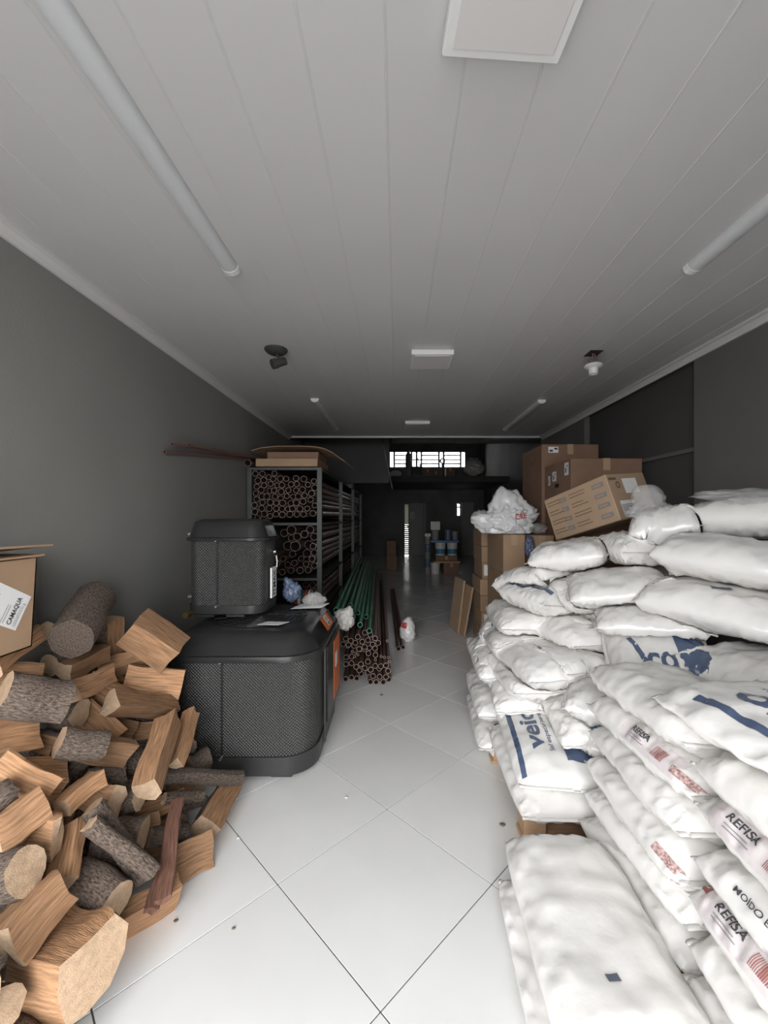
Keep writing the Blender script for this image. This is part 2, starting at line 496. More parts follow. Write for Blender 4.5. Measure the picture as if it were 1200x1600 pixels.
tube_light(-.80, 4.05, 5.42, 'far tube light on the ceiling above the pipe rack')
tube_light(1.36, .58, 1.92, 'near tube light on the ceiling above the white sacks')
tube_light(1.43, 4.10, 5.45, 'far tube light on the ceiling before the tall cartons')

def panel_light(x0, x1, y0, y1, label, rot=0):
    c = Vector(((x0 + x1) / 2, (y0 + y1) / 2, HC - .035))
    root = empty('square_ceiling_light', c, label, 'ceiling light', 'square ceiling panel lights', (0, 0, rot))
    hx_, hy = (x1 - x0) / 2, (y1 - y0) / 2
    boxpart('frame', (-hx_, -hy, 0), (hx_, hy, .035), M_whiteplastic, root, (0, 0, 0), .004)
    boxpart('diffuser', (-hx_ + .022, -hy + .022, -.003), (hx_ - .022, hy - .022, .004), M_panel, root, (0, 0, 0), .002)
panel_light(.118, .408, .735, 1.02, 'square panel light nearest the camera at the ceiling', math.radians(3.5))
panel_light(.10, .395, 2.86, 3.15, 'square panel light in the middle of the ceiling')
panel_light(.10, .40, 5.0, 5.29, 'square panel light at the far end of the ceiling')

# black spot on a ceiling plate
c = Vector((-.83, 2.86, HC))
root = empty('ceiling_spot', c - Vector((0, 0, .1)), 'black adjustable spotlight on a round ceiling plate', 'spotlight'); og = root.location
mb = MB(); R = []
for rr, dz in ((.078, 0), (.078, -.010), (.06, -.028), (.03, -.038)):
    R.append([c + Vector((rr * math.cos(2 * math.pi * k / 24), rr * math.sin(2 * math.pi * k / 24), dz)) for k in range(24, 0, -1)])
mb.rings(R, 0); smooth_angle(mb.build('ceiling_plate', M_darkmetal, root, og))
mb = MB(); mb.cyl(c + Vector((.005, 0, -.03)), c + Vector((.015, 0, -.065)), .009, 10); mb.tube([c + Vector((.03, 0, -.06)), c + Vector((.05, 0, -.055)), c + Vector((.055, 0, -.085))], .005); mb.build('arm', M_darkmetal, root, og)
mb = MB(); a, b = c + Vector((-.018, -.03, -.115)), c + Vector((.06, .02, -.075))
mb.cyl(a, a.lerp(b, .35), .034, 18, 0, .034); mb.cyl(a.lerp(b, .35), b, .030, 18, 0, .026); smooth_angle(mb.build('lamp_head', M_darkmetal, root, og), 40)
# bare lamp socket hanging from a hole
c = Vector((1.385, 2.93, HC))
root = empty('hanging_lamp_socket', c - Vector((0, 0, .15)), 'white porcelain lamp socket hanging by wires from a ceiling hole', 'lamp socket'); og = root.location
boxpart('ceiling_hole', (c.x - .045, c.y - .055, HC - .003), (c.x + .045, c.y + .055, HC + .002), M_black, root, og)
for dx in (-.012, .012):
    mb = MB(); mb.tube([c + Vector((dx * .4, 0, 0)), c + Vector((dx + .01, .006, -.03)), c + Vector((dx * 2 - .01, -.004, -.055)), c + Vector((dx, 0, -.09))], .0035)
    mb.build('wire', M_copper, root, og)
mb = MB(); R = []
for rr, dz in ((.02, -.078), (.058, -.082), (.062, -.092), (.05, -.104), (.033, -.108), (.030, -.146), (.026, -.148), (.024, -.12)):
    R.append([c + Vector((rr * math.cos(2 * math.pi * k / 24), rr * math.sin(2 * math.pi * k / 24), dz)) for k in range(24, 0, -1)])
mb.rings(R, 0); smooth_angle(mb.build('socket', M_whiteplastic, root, og), 50)

# ------------------------------------------------------------------ text and print helpers
TXT = {}
def text_mesh(s, bold=0.0):
    """returns (verts2d, tris) normalised to height-1 letters, centred"""
    key = (s, bold)
    if key in TXT: return TXT[key]
    cu = bpy.data.curves.new('tmp', 'FONT'); cu.body = s; cu.size = 1.0; cu.offset = bold; cu.resolution_u = 3
    cu.align_x = 'CENTER'; cu.align_y = 'CENTER'
    ob = bpy.data.objects.new('tmp', cu); COL.objects.link(ob)
    bpy.context.view_layer.update()
    dg = bpy.context.evaluated_depsgraph_get()
    me = bpy.data.meshes.new_from_object(ob.evaluated_get(dg))
    vs = [(v.co.x, v.co.y) for v in me.vertices]; fs = [tuple(p.vertices) for p in me.polygons]
    bpy.data.objects.remove(ob); bpy.data.curves.remove(cu); bpy.data.meshes.remove(me)
    if vs:
        mx = (max(v[0] for v in vs) + min(v[0] for v in vs)) / 2; my = (max(v[1] for v in vs) + min(v[1] for v in vs)) / 2
        vs = [(v[0] - mx, v[1] - my) for v in vs]
    TXT[key] = (vs, fs); return TXT[key]

class Flat:
    """2-D shapes in metres, later laid on a plane or pressed on to a surface"""
    def __init__(s): s.v, s.f = [], []
    def text(s, t, cx, cy, w=None, h=None, bold=0.0, rot=0.0):
        vs, fs = text_mesh(t, bold); b = len(s.v)
        W = max(v[0] for v in vs) - min(v[0] for v in vs); Hh = max(v[1] for v in vs) - min(v[1] for v in vs)
        sx = (w / W) if w else (h / Hh); sy = (h / Hh) if h else sx
        cr, sr = math.cos(rot), math.sin(rot)
        for x, y in vs:
            x, y = x * sx, y * sy
            s.v.append((cx + x * cr - y * sr, cy + x * sr + y * cr))
        s.f += [tuple(b + i for i in f) for f in fs]; return s
    def rect(s, x0, y0, x1, y1, n=1, m=1):
        b = len(s.v)
        for j in range(m + 1):
            for i in range(n + 1): s.v.append((x0 + (x1 - x0) * i / n, y0 + (y1 - y0) * j / m))
        for j in range(m):
            for i in range(n):
                a = b + j * (n + 1) + i; s.f.append((a, a + 1, a + n + 2, a + n + 1))
        return s
    def lines(s, x0, y0, x1, dy, k, th, seed=0):
        r = random.Random(seed)
        for i in range(k): s.rect(x0, y0 - i * dy, x0 + (x1 - x0) * r.uniform(.65, 1), y0 - i * dy + th, 6)
        return s
    def barcode(s, x0, y0, x1, y1, k=12, seed=1):
        r = random.Random(seed); p = x0
        st = (x1 - x0) / k
        for i in range(k): s.rect(x0 + i * st, y0, x0 + i * st + st * r.uniform(.3, .75), y1, 1, 3)
        return s
    def plane(s, name, c, u, v, m, parent, og, off=0.0015):
        c, u, v = Vector(c), Vector(u).normalized(), Vector(v).normalized(); n = u.cross(v)
        mb = MB(); mb.v = [c + u * a + v * b + n * off for a, b in s.v]
        for f in s.f: mb.face(f)
        return mb.build(name, m, parent, og)
    def press(s, name, bvh, c, u, v, m, parent, og, off=0.002, reach=.25, maxlen=.012):
        """project along -(u x v) on to a bvh given in world space"""
        c, u, v = Vector(c), Vector(u).normalized(), Vector(v)
        v = (v - u * v.dot(u)).normalized(); n = u.cross(v)
        bm = bmesh.new()
        vs = [bm.verts.new((a, b, 0)) for a, b in s.v]
        for f in s.f:
            try: bm.faces.new([vs[i] for i in f])
            except ValueError: pass
        bmesh.ops.triangulate(bm, faces=bm.faces)
        for _ in range(4):
            ed = [e for e in bm.edges if e.calc_length() > maxlen]
            if not ed: break
            bmesh.ops.subdivide_edges(bm, edges=ed, cuts=1); bmesh.ops.triangulate(bm, faces=bm.faces)
        dead = []
        for vv in bm.verts:
            o = c + u * vv.co.x + v * vv.co.y
            h = bvh.ray_cast(o + n * reach, -n, reach * 2)
            if h[0] is None: dead.append(vv); vv.co = o
            else: vv.co = h[0] + n * off + h[1] * off * .3
        bmesh.ops.delete(bm, geom=dead, context='VERTS')
        if not bm.faces: bm.free(); return None
        o3 = Vector(og)
        for vv in bm.verts: vv.co -= o3
        me = bpy.data.meshes.new(name); bm.to_mesh(me); bm.free(); me.materials.append(m)
        me.polygons.foreach_set('use_smooth', [True] * len(me.polygons))
        ob = bpy.data.objects.new(name, me); COL.objects.link(ob); ob.parent = parent
        return ob

# ------------------------------------------------------------------ pool heat pumps
def rrect(x0, x1, y0, y1, r, n=9):
    pts = []
    for (cx, cy, a0) in ((x1 - r, y0 + r, -90), (x1 - r, y1 - r, 0), (x0 + r, y1 - r, 90), (x0 + r, y0 + r, 180)):
        for k in range(n + 1):
            a = math.radians(a0 + 90 * k / n); pts.append((cx + r * math.cos(a), cy + r * math.sin(a)))
    return pts
def heat_pump(x0, x1, y0, y1, z0, hskirt, hpanel, hrim, htop, r, label, taper, fan):
    root = empty('pool_heat_pump', ((x0 + x1) / 2, (y0 + y1) / 2, z0), label, 'heat pump'); og = root.location
    def ring(ins, z): return [Vector((p[0], p[1], z)) for p in rrect(x0 + ins, x1 - ins, y0 + ins, y1 - ins, max(.03, r - ins))]
    # base skirt with feet
    mb = MB(); mb.rings([ring(.03, z0 + .022), ring(.012, z0 + .03), ring(.008, hskirt)], 0); smooth_angle(mb.build('base_skirt', M_black, root, og), 30)
    for fx, fy in ((x0 + .12, y0 + .10), (x1 - .20, y0 + .10), (x0 + .12, y1 - .10), (x1 - .20, y1 - .10)):
        boxpart('foot', (fx - .06, fy - .05, z0), (fx + .06, fy + .05, z0 + .03), M_black, root, og, .004)
    # dimpled side panel wrapped round the body
    rg = ring(.018, 0); per = [0]
    for i in range(len(rg)): per.append(per[-1] + (rg[(i + 1) % len(rg)] - rg[i]).length)
    mb = MB(); zz = [hskirt, hpanel]
    mb.rings([ring(.018, z) for z in zz], 0, True, None, (per, zz)); smooth_angle(mb.build('dimpled_panel', M_dimple, root, og), 30)
    # lid: flared rim then a tapering hood
    t1 = taper
    mb = MB(); mb.rings([ring(.010, hpanel - .002), ring(-.012, hpanel + .004), ring(-.014, hpanel + .02), ring(-.012, hrim), ring(.004, hrim + .004),
                         ring(t1 * .55, hrim + (htop - hrim) * .55), ring(t1 * .85, htop - .02), ring(t1 + .02, htop - .004), ring(t1 + .05, htop)], 0)
    smooth_angle(mb.build('lid', M_blacksmooth, root, og), 38)
    # corner post strips and rivets
    for px_, py_ in ((x0 + (x1 - x0) * .42, y0 + .018),):
        boxpart('panel_joint', (px_ - .006, py_ - .004, hskirt), (px_ + .006, py_ + .004, hpanel), M_blacksmooth, root, og)
        for z in (hpanel - .005, hskirt - .012):
            mb = MB(); mb.cyl((px_, py_ - .03, z + .01), (px_, py_ + .01, z + .01), .007, 10); mb.build('rivet', M_steel, root, og)
    if fan:
        fc = Vector(((x0 + x1) / 2, (y0 + y1) / 2, htop))
        fr = min(x1 - x0, y1 - y0) / 2 - t1 - .07
        mb = MB()
        for k in range(1, 9):
            rr = fr * k / 8; pts = [fc + Vector((rr * math.cos(a), rr * math.sin(a), .006)) for a in [2 * math.pi * j / 28 for j in range(29)]]
            mb.tube(pts, .003, 5)
        for j in range(8):
            a = math.pi * j / 8; d = Vector((math.cos(a), math.sin(a), 0)) * fr; mb.tube([fc - d + Vector((0, 0, .006)), fc + d + Vector((0, 0, .006))], .003, 5)
        mb.build('fan_grille', M_blacksmooth, root, og)
    return root
HX0, HX1, HY0, HY1 = -1.335, -.445, 2.27, 3.24
hp1 = heat_pump(HX0, HX1, HY0, HY1, 0, .135, .655, .69, .80, .20, 'large black pool heat pump standing on the tiles', .085, True)
og = hp1.location
# right hand side: stickers and service panel
M_ = MB(); M_.box((HX1 - .004, 2.62, .16), (HX1 + .012, 3.16, .64), 0, None, .006); M_.build('service_panel', M_blacksmooth, hp1, og)
boxpart('joint_strip', (HX1 - .006, 2.58, .06), (HX1 + .004, 2.592, .66), M_darkmetal, hp1, og)
boxpart('orange_label', (HX1 + .012, 2.86, .20), (HX1 + .0145, 3.13, .60), M_orange, hp1, og)
boxpart('white_sticker', (HX1 + .0145, 2.92, .40), (HX1 + .016, 3.0, .50), M_paper, hp1, og)
# energy sticker on the hood's right flank
hc = Vector((HX1 - .030, 2.80, .75)); hu = Vector((0, 1, 0)); hv = Vector((-.72, 0, 1)).normalized()
Flat().rect(-.115, -.045, .115, .045).plane('orange_sticker', hc, hu, hv, M_orange, hp1, og, .006)
Flat().rect(-.03, -.032, .05, .038).plane('white_sticker', hc, hu, hv, M_paper, hp1, og, .0075)
Flat().rect(-.005, .0, .02, .03).plane('red_mark', hc, hu, hv, M_red, hp1, og, .009)
Flat().rect(-.02, -.028, .03, -.008).plane('grey_mark', hc, hu, hv, M_inkgrey, hp1, og, .009)

UX0, UX1, UY0, UY1 = -1.345, -.83, 2.60, 2.99
hp2 = heat_pump(UX0, UX1, UY0, UY1, .813, .895, 1.30, 1.32, 1.44, .11, 'smaller black pool heat pump stacked on the large one', .045, False)
og = hp2.location
nl_ = boxpart('name_label', (UX1 - .008, 2.755, .915), (UX1 - .0055 + .008, 2.86, 1.115), M_paper, hp2, og)
Flat().text('ITMAX', 0, 0, .165, .06, .02).plane('label_lettering', (UX1 + .0028, 2.81, 1.015), (0, 0, 1), (0, -1, 0), M_ink, nl_, og, .001)
mb = MB(); mb.cyl((UX1 - .012, 2.845, 1.215), (UX1 + .004, 2.845, 1.215), .011, 10); mb.build('rivet', M_steel, hp2, og)
mb = MB(); mb.tube([(UX1 + .004, 2.85, 1.19), (UX1 + .01, 2.85, 1.15), (UX1 + .006, 2.855, 1.11)], .004); mb.build('white_cord', M_paper, hp2, og)
mb = MB(); mb.cyl((UX0 + .04, UY0 - .035, .845), (UX0 + .04, UY0 + .03, .845), .018, 14); mb.build('brass_fitting', mat('brass', (.5, .36, .12), .3, .9), hp2, og)
for zz in (.935, 1.34):
    mb = MB(); mb.cyl((UX0 - .006, UY0 + .10, zz), (UX0 + .03, UY0 + .10, zz), .012, 10); mb.build('rivet', M_steel, hp2, og)

# things lying on the large heat pump
def sheet(name, pts, m, label, cat, th=.0015):
    c = sum((Vector(p) for p in pts), Vector()) / len(pts); n = (Vector(pts[1]) - Vector(pts[0])).cross(Vector(pts[2]) - Vector(pts[1])).normalized()
    mb = MB(); mb.rings([[Vector(p) for p in pts], [Vector(p) + n * th for p in pts]], 0)
    return tag(mb.build(name, m, None, c), label, cat)
zt = .812
sheet('paper_sheet', [(-.83, 2.475, zt), (-.70, 2.465, zt), (-.655, 2.535, zt), (-.79, 2.55, zt)], M_paper, 'small white paper lying before the stacked heat pump', 'paper')
sheet('paper_sheet', [(-.74, 2.90, zt), (-.53, 2.93, zt), (-.49, 3.03, zt + .012), (-.70, 3.06, zt)], M_paper, 'large pale sheet on the rear of the large heat pump', 'paper')

def crumple(name, c, size, seed, m, label=None, cat=None, amp=.28, peaks=(), sub=4, group=None, flat=.0, parent=None):
    """a scrunched film bag: folded sphere with ridged noise"""
    bm = bmesh.new(); bmesh.ops.create_icosphere(bm, subdivisions=sub, radius=1.0)
    sd = Vector((seed * 7.3, seed * 3.1, seed * 1.7))
    for v in bm.verts:
        d = v.co.normalized()
        k = 1 + amp * (1 - 2 * abs(noise.noise(d * 2.2 + sd))) * .6 + amp * .7 * (abs(noise.noise(d * 5.5 + sd)) - .25) + amp * .35 * noise.noise(d * 12 + sd)
        for pd, ph, pwr in peaks:
            k += ph * max(0, d.dot(Vector(pd).normalized())) ** pwr
        v.co = Vector((d.x * size[0], d.y * size[1], d.z * size[2])) * k
        if flat and v.co.z < -size[2] * flat: v.co.z = -size[2] * flat + (v.co.z + size[2] * flat) * .08
    zmin = min(v.co.z for v in bm.verts)
    for v in bm.verts: v.co.z -= zmin
    me = bpy.data.meshes.new(name); bm.to_mesh(me); bm.free(); me.materials.append(m)
    me.polygons.foreach_set('use_smooth', [True] * len(me.polygons))
    o = bpy.data.objects.new(name, me); COL.objects.link(o)
    if parent is not None:
        o.parent = parent; o.location = Vector(c) - parent.location
    else:
        o.location = c
        if label: tag(o, label, cat, group)
    return o
def bvh_of(o):
    off = o.matrix_world.translation if False else (o.location if o.parent is None else o.location + o.parent.location)
    return BVHTree.FromPolygons([tuple(v.co + off) for v in o.data.vertices], [tuple(p.vertices) for p in o.data.polygons])

crumple('blue_pouch', (-.775, 3.06, zt), (.045, .04, .055), 3, M_bluegrey, 'blue grey plastic pouch on the large heat pump', 'pouch', .75, [((-.5, 0, 1), .7, 8), ((.9, -.2, .4), .5, 8)])
crumple('clear_bag', (-.60, 2.985, zt + .004), (.065, .045, .032), 5, M_film, 'crumpled clear plastic bag on the pale sheet', 'plastic bag', .5, [((.2, 0, 1), .6, 8), ((1, -.3, .1), .5, 8)])

# ------------------------------------------------------------------ pipe rack on the left
RY0 = 4.28
RX0, RX1 = XL + .02, -.775
posts_y = [RY0, RY0 + 1.62, RY0 + 3.24, RY0 + 4.86]
SH = [.10, .50, .845, 1.415, 1.985]
rack = empty('pipe_rack', ((RX0 + RX1) / 2, RY0 + 2.4, 0), 'grey steel shelving rack full of pipes along the left wall', 'rack'); og = rack.location
for y in posts_y:
    for xx in (RX0, RX1):
        mb = MB(); s = 1 if xx == RX0 else -1
        mb.box((min(xx, xx + s * .045), y - .002, 0), (max(xx, xx + s * .045), y + .002, 1.96)); mb.box((xx - .002, y, 0), (xx + .002, y + .045, 1.96))
        mb.build('post', M_rack, rack, og)
for z in SH:
    mb = MB()
    mb.box((RX0 + .005, RY0 + .005, z - .028), (RX1 - .005, posts_y[-1] + .03, z - .024))
    mb.box((RX0 + .005, RY0 + .004, z - .05), (RX1 - .005, RY0 + .006, z - .024)); mb.box((RX1 - .007, RY0 + .005, z - .05), (RX1 - .005, posts_y[-1] + .03, z - .024))
    mb.build('shelf', M_rack, rack, og)

PIPE_ME = {}
def pipe(name, a, b, r, wall, mats, label, group, n=14):
    """hollow pipe; identical sizes share a mesh"""
    a, b = Vector(a), Vector(b); L = (b - a).length
    key = (round(r, 3), round(L, 1), mats[0].name)
    if key not in PIPE_ME:
        mb = MB(); R = []
        def rg(rr, z): return [Vector((rr * math.cos(2 * math.pi * k / n), rr * math.sin(2 * math.pi * k / n), z)) for k in range(n)]
        Lk = key[1]; rw = max(r - wall, r * .6)
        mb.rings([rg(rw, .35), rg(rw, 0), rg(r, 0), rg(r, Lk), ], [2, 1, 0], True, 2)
        o = mb.build(name, mats, None, (0, 0, 0)); smooth_angle(o, 40); PIPE_ME[key] = o.data
    else:
        o = bpy.data.objects.new(name, PIPE_ME[key]); COL.objects.link(o)
    o.location = a; o.rotation_mode = 'QUATERNION'
    o.rotation_quaternion = (b - a).to_track_quat('Z', 'Y')
    return tag(o, label, 'pipe', group)
def relax(items, x0, x1, zmin, it=400, zmax=9):
    for _ in range(it):
        for i in range(len(items)):
            for j in range(i):
                a, b = items[i], items[j]; dx, dz = a[0] - b[0], a[1] - b[1]; d = math.hypot(dx, dz) or 1e-6
                ov = a[2] + b[2] + .0015 - d
                if ov > 0:
                    dx, dz = dx / d, dz / d
                    a[0] += dx * ov * .5; a[1] += dz * ov * .5; b[0] -= dx * ov * .5; b[1] -= dz * ov * .5
        for a in items:
            a[0] = min(max(a[0], x0 + a[2]), x1 - a[2]); a[1] = min(max(a[1], zmin + a[2]), zmax - a[2])
PM = [M_pipe, M_piperim, M_pipein]
GM = [M_green, M_greenrim, M_greenin]
t1 = [(215,315),(350,345),(120,400),(205,382),(265,405),(328,408),(390,408),(458,408),(545,400),(622,408),(730,440),(160,440),(215,448),(290,462),(357,470),(430,470),(508,460),(572,460),(662,462),(112,482),(160,503),(250,505),(312,515),(395,525),(480,515),(552,515),(615,510),(727,492),(690,537),(108,545),(190,570),(260,570),(348,570),(400,590),(450,570),(520,575),(585,573),(640,563),(105,610),(160,637),(225,632),(300,628),(368,637),(435,635),(497,637),(567,635),(624,622),(692,605),(722,657),(108,685),(203,692),(275,692),(335,690),(397,690),(463,690),(525,690),(592,688),(662,688),(110,742),(170,742),(240,742),(300,742),(360,742),(430,742),(497,742),(560,742),(630,742),(722,733)]
items = []
for cx, cz in t1:
    p = P(370 + cx / 6, 680 + cz / 6, RY0 + .02); items.append([p.x, p.z, random.choice((.029, .031, .033))])
relax(items, RX0 + .05, RX1 - .05, SH[3] - .022, 400, SH[4] - .055)
for it in items:
    y = RY0 + random.uniform(-.03, .08)
    pipe('plastic_pipe', (it[0], y, it[1]), (it[0], y + 4.8, it[1]), it[2], .004, PM,
         'brown plastic pipe packed in the top tier of the rack', 'brown pipes in the top tier of the rack')
t2 = [(418,92,52),(640,112,45),(350,180,45),(383,230,38),(440,200,44),(567,185,46),(672,207,47),(365,310,52),(480,308,57),(612,318,52),(408,425,40),(575,420,50),(510,480,37),(318,475,38),(455,520,36),(603,527,36),(360,550,36),(430,600,38),(535,600,40),(622,600,38),(670,470,34),(695,550,34),(330,620,38),(250,600,40),(260,520,40),(240,430,42),(700,400,36),(700,320,34)]
items = []
for cx, cz, rr in t2:
    p = P(400 + cx / 7.5, 810 + cz / 7.5, RY0 + .05); items.append([p.x, p.z, rr / 7.5 * (RY0 + .05) / F])
relax(items, RX0 + .05, RX1 - .05, SH[2] - .022, 400, SH[3] - .055)
for it in items:
    y = RY0 + random.uniform(-.04, .16); r = round(it[2] / .004) * .004
    pipe('plastic_pipe', (it[0], y, it[1]), (it[0], y + 4.8, it[1]), r, .004, PM,
         'brown plastic pipe in the middle tier of the rack', 'brown pipes in the middle tier of the rack')
# lower tier pipes, seen from the side through the posts
items = [[RX1 - .09 - .085 * (k % 3) , SH[1] + .03 + .075 * (k // 3), .034] for k in range(9)]
items += [[RX1 - .09 - .085 * (k % 3) , SH[0] + .03 + .075 * (k // 3), .034] for k in range(12)]
relax(items[:9], RX0 + .05, RX1 - .05, SH[1] - .022); relax(items[9:], RX0 + .05, RX1 - .05, SH[0] - .022)
for k, it in enumerate(items):
    y = RY0 + .25 + random.uniform(0, .2)
    pipe('plastic_pipe', (it[0], y, it[1]), (it[0], y + 4.5, it[1]), it[2], .004, PM,
         'brown plastic pipe low in the rack behind the heat pump' if k < 9 else 'brown plastic pipe on the bottom shelf of the rack', 'brown pipes low in the rack' if k < 9 else 'brown pipes on the bottom shelf')
# colourful packs on the lower shelf front
cols = [(.45, .05, .04), (.7, .7, .68), (.05, .10, .16), (.55, .10, .04), (.72, .70, .66), (.10, .16, .08), (.35, .14, .03)]
nm = ['red', 'white', 'navy', 'scarlet', 'cream', 'dark green', 'tan']
for k, cl in enumerate(cols):
    m = mat('pack_' + nm[k].replace(' ', '_'), cl, .4, noise_amt=.3, noise_scale=30)
    p = P(462 + k * 5.2, 915, RY0 + .08)
    mb = MB(); mb.rings([[Vector((p.x + s * .016, p.y + dy, SH[1] - .022 + h)) for s, dy, h in q] for q in
        ([(-1, 0, 0), (1, 0, 0), (1, .14, 0), (-1, .14, 0)], [(-1, -.01, .06), (1, -.01, .06), (1, .15, .06), (-1, .15, .06)],
         [(-.9, .0, .17), (.9, .0, .17), (.9, .14, .17), (-.9, .14, .17)], [(-.3, .03, .20), (.3, .03, .20), (.3, .11, .20), (-.3, .11, .20)])], 0)
    tag(mb.build('fitting_pack', m, None, (p.x, p.y + .07, SH[1] - .022)), nm[k] + ' plastic pack in the row of packs in the lower rack', 'pack', 'packs in the lower rack')

# cartons lying on top of the rack
zt = SH[4] - .022
mb = MB(); a, b = P(390, 728, RY0 - .02), P(497, 728, RY0 - .02)
X0, X1 = max(a.x, -1.45), b.x; yA, yB = RY0 - .02, RY0 + .62
mb.box((X0, yA, zt), (X1, yB, zt + .006)); mb.box((X0, yA, zt), (X1, yA + .006, zt + .085)); mb.box((X0, yB - .006, zt), (X1, yB, zt + .085))
mb.box((X0, yA, zt), (X0 + .006, yB, zt + .085)); mb.box((X1 - .006, yA, zt), (X1, yB, zt + .085))
tag(mb.build('carton_tray', M_card, None, ((X0 + X1) / 2, (yA + yB) / 2, zt)), 'shallow open cardboard tray on top of the pipe rack', 'cardboard tray')
root = empty('open_carton', ((X0 + X1) / 2, RY0 + .9, zt + .008), 'cardboard carton with a curved lid sheet on top of the rack', 'carton'); og = root.location
boxpart('body', (X0 + .10, RY0 + .05, zt + .010), (X1 - .01, RY0 + .56, zt + .165), M_card_d, root, og, .004)
prof = [(-.06, .170), (.05, .20), (.2, .215), (.45, .218), (.62, .210), (.72, .19), (.80, .15), (.87, .10), (.93, .06)]
mb = MB()
for th in (0,):
    ring0 = [Vector((X0 + p[0] * .98, 0, zt + p[1])) for p in prof]; ring1 = [v + Vector((0, 0, .007)) for v in ring0]
    loop = ring0 + ring1[::-1]
    mb.rings([[Vector((v.x + dx, y, v.z + dz)) for v in loop] for y, dx, dz in ((RY0 + .62, .05, -.02), (RY0 + .02, 0, 0))], 0)
smooth_angle(mb.build('lid_sheet', M_card, root, og), 25)
# loose thin tubes reaching out along the wall
for k, (x1_, y1_, D1_, x2, y2, D2) in enumerate(((266, 706, 2.76, 388, 722, 4.36), (272, 694, 2.80, 389, 715, 4.30), (294, 695, 2.98, 391, 714, 4.45))):
    a, b = P(x1_, y1_, D1_), P(x2, y2, D2); a.x = b.x = XL + .018 + .027 * k; b.y = 4.5; b.z = 2.072 + .004 * k
    pipe('thin_tube', a, b, .012, .003, [M_copper, M_copper, M_pipein],
         ['lowest', 'upper', 'shortest'][k] + ' of the thin brown tubes jutting from the rack along the wall', 'thin tubes along the left wall')
p = P(386, 718, RY0 - .05); pipe('plastic_pipe', (XL + .045, RY0 - .06, SH[4] + .016), (XL + .045, RY0 + 3.9, SH[4] + .016), .036, .004, PM, 'brown pipe end beside the cardboard tray on the rack top', None)

# ------------------------------------------------------------------ pipes lying on the floor
big = [(300,900),(368,900),(455,888),(518,868),(582,900),(635,905),(335,955),(410,950),(505,905),(560,930),(606,955),(665,962),(520,960),(470,995),(410,985),(520,1050),(577,1032),(637,1030),(300,1137),(300,1215),(480,1180),(560,1170),(655,1205),(755,1190),(797,1245),(598,1245),(720,1210),(465,1290),(525,1290),(300,1370),(363,1385),(465,1345),(550,1315),(697,1345),(775,1330),(597,1395),(665,1417),(737,1417),(803,1425),(262,985),(365,1130),(420,1230),(370,1200),(430,1380),(620,1310),(650,1100),(560,1090),(700,1270),]
small = [(320,1012),(380,1045),(420,1045),(480,1055),(405,1100),(440,1105),(790,950),(755,1110),(803,1115),(717,1135),(650,1165),(805,1150)]
DN = 3.60
items = []
for cx, cy in big:
    p = P(500 + cx / 7.5, 880 + cy / 7.5, DN); items.append([p.x, p.z, .0235, 0])
for cx, cy in small:
    p = P(500 + cx / 7.5, 880 + cy / 7.5, DN); items.append([p.x, p.z, .012, 1])
greens = [(183,560),(248,560),(382,632),(467,728),(577,812),(420,690),(315,610),(520,775)]
for cx, cy in greens:
    p = P(500 + cx / 7.5, 880 + cy / 7.5, DN); items.append([p.x, p.z, .023, 2])
relax(items, -.56, .03, .004, 900)
GL = ['green pipe with its end nearest the orange label', 'second green pipe from the heat pump', 'third green pipe, behind the white rag', 'fourth green pipe, just above the brown bundle', 'lowest green pipe resting on the brown bundle', 'green pipe set back between the third and fourth', 'green pipe set back behind the white rag', 'green pipe set back above the lowest green one']
gk = 0
for it in items:
    y = DN + random.uniform(-.04, .10)
    if it[3] == 2: y = DN + (.03, .0, .0, .02, .04, .35, .40, .45)[gk]
    it[0] -= (y - DN) / 4.4 * .20
    if it[3] == 2:
        pipe('green_pipe', (it[0], y, it[1]), (it[0] - .20, y + 4.4, it[1]), it[2], .004, GM, GL[gk], 'green pipes lying on the bundle'); gk += 1
    else:
        pipe('thin_pipe' if it[3] else 'plastic_pipe', (it[0], y, it[1]), (it[0] - .20, y + 4.4, it[1]), it[2], .004, PM,
         'thin brown pipe in the bundle on the floor' if it[3] else 'brown plastic pipe in the bundle lying on the floor', 'thin brown pipes on the floor' if it[3] else 'brown pipes lying on the floor')
for k, (cx, cy) in enumerate(((882,1015),(935,1000))):
    a = Vector(((500 + cx / 7.5 - CX) / F * 4.5 + .035, 4.5 + .05 * k, .027)); pipe('plastic_pipe', a, (a.x - .13, a.y + 3.6, .027), .0235, .004, PM,
        ('left' if k == 0 else 'right') + ' of two brown pipes apart on the floor, right of the bundle', None)
crumple('white_rag', P(538, 986, 3.52), (.07, .06, .075), 12, M_offwhite, 'crumpled white rag stuffed among the green pipes', 'rag', .45, [((.5, 0, 1), .5, 10), ((-.6, 0, .6), .2, 6)])
root = crumple('white_floor_bag', (.125, 4.86, .002), (.085, .09, .12), 15, M_bag, 'small white plastic bag with red mark on the floor beyond pipes', 'plastic bag', .25, [((.1, 0, 1), .45, 5)], flat=.8)
Flat().rect(-.03, -.03, .03, .03).press('red_print', bvh_of(root), (.085, 4.7, .20), (1, 0, 0), (0, 0, 1), M_redtxt, root, root.location)

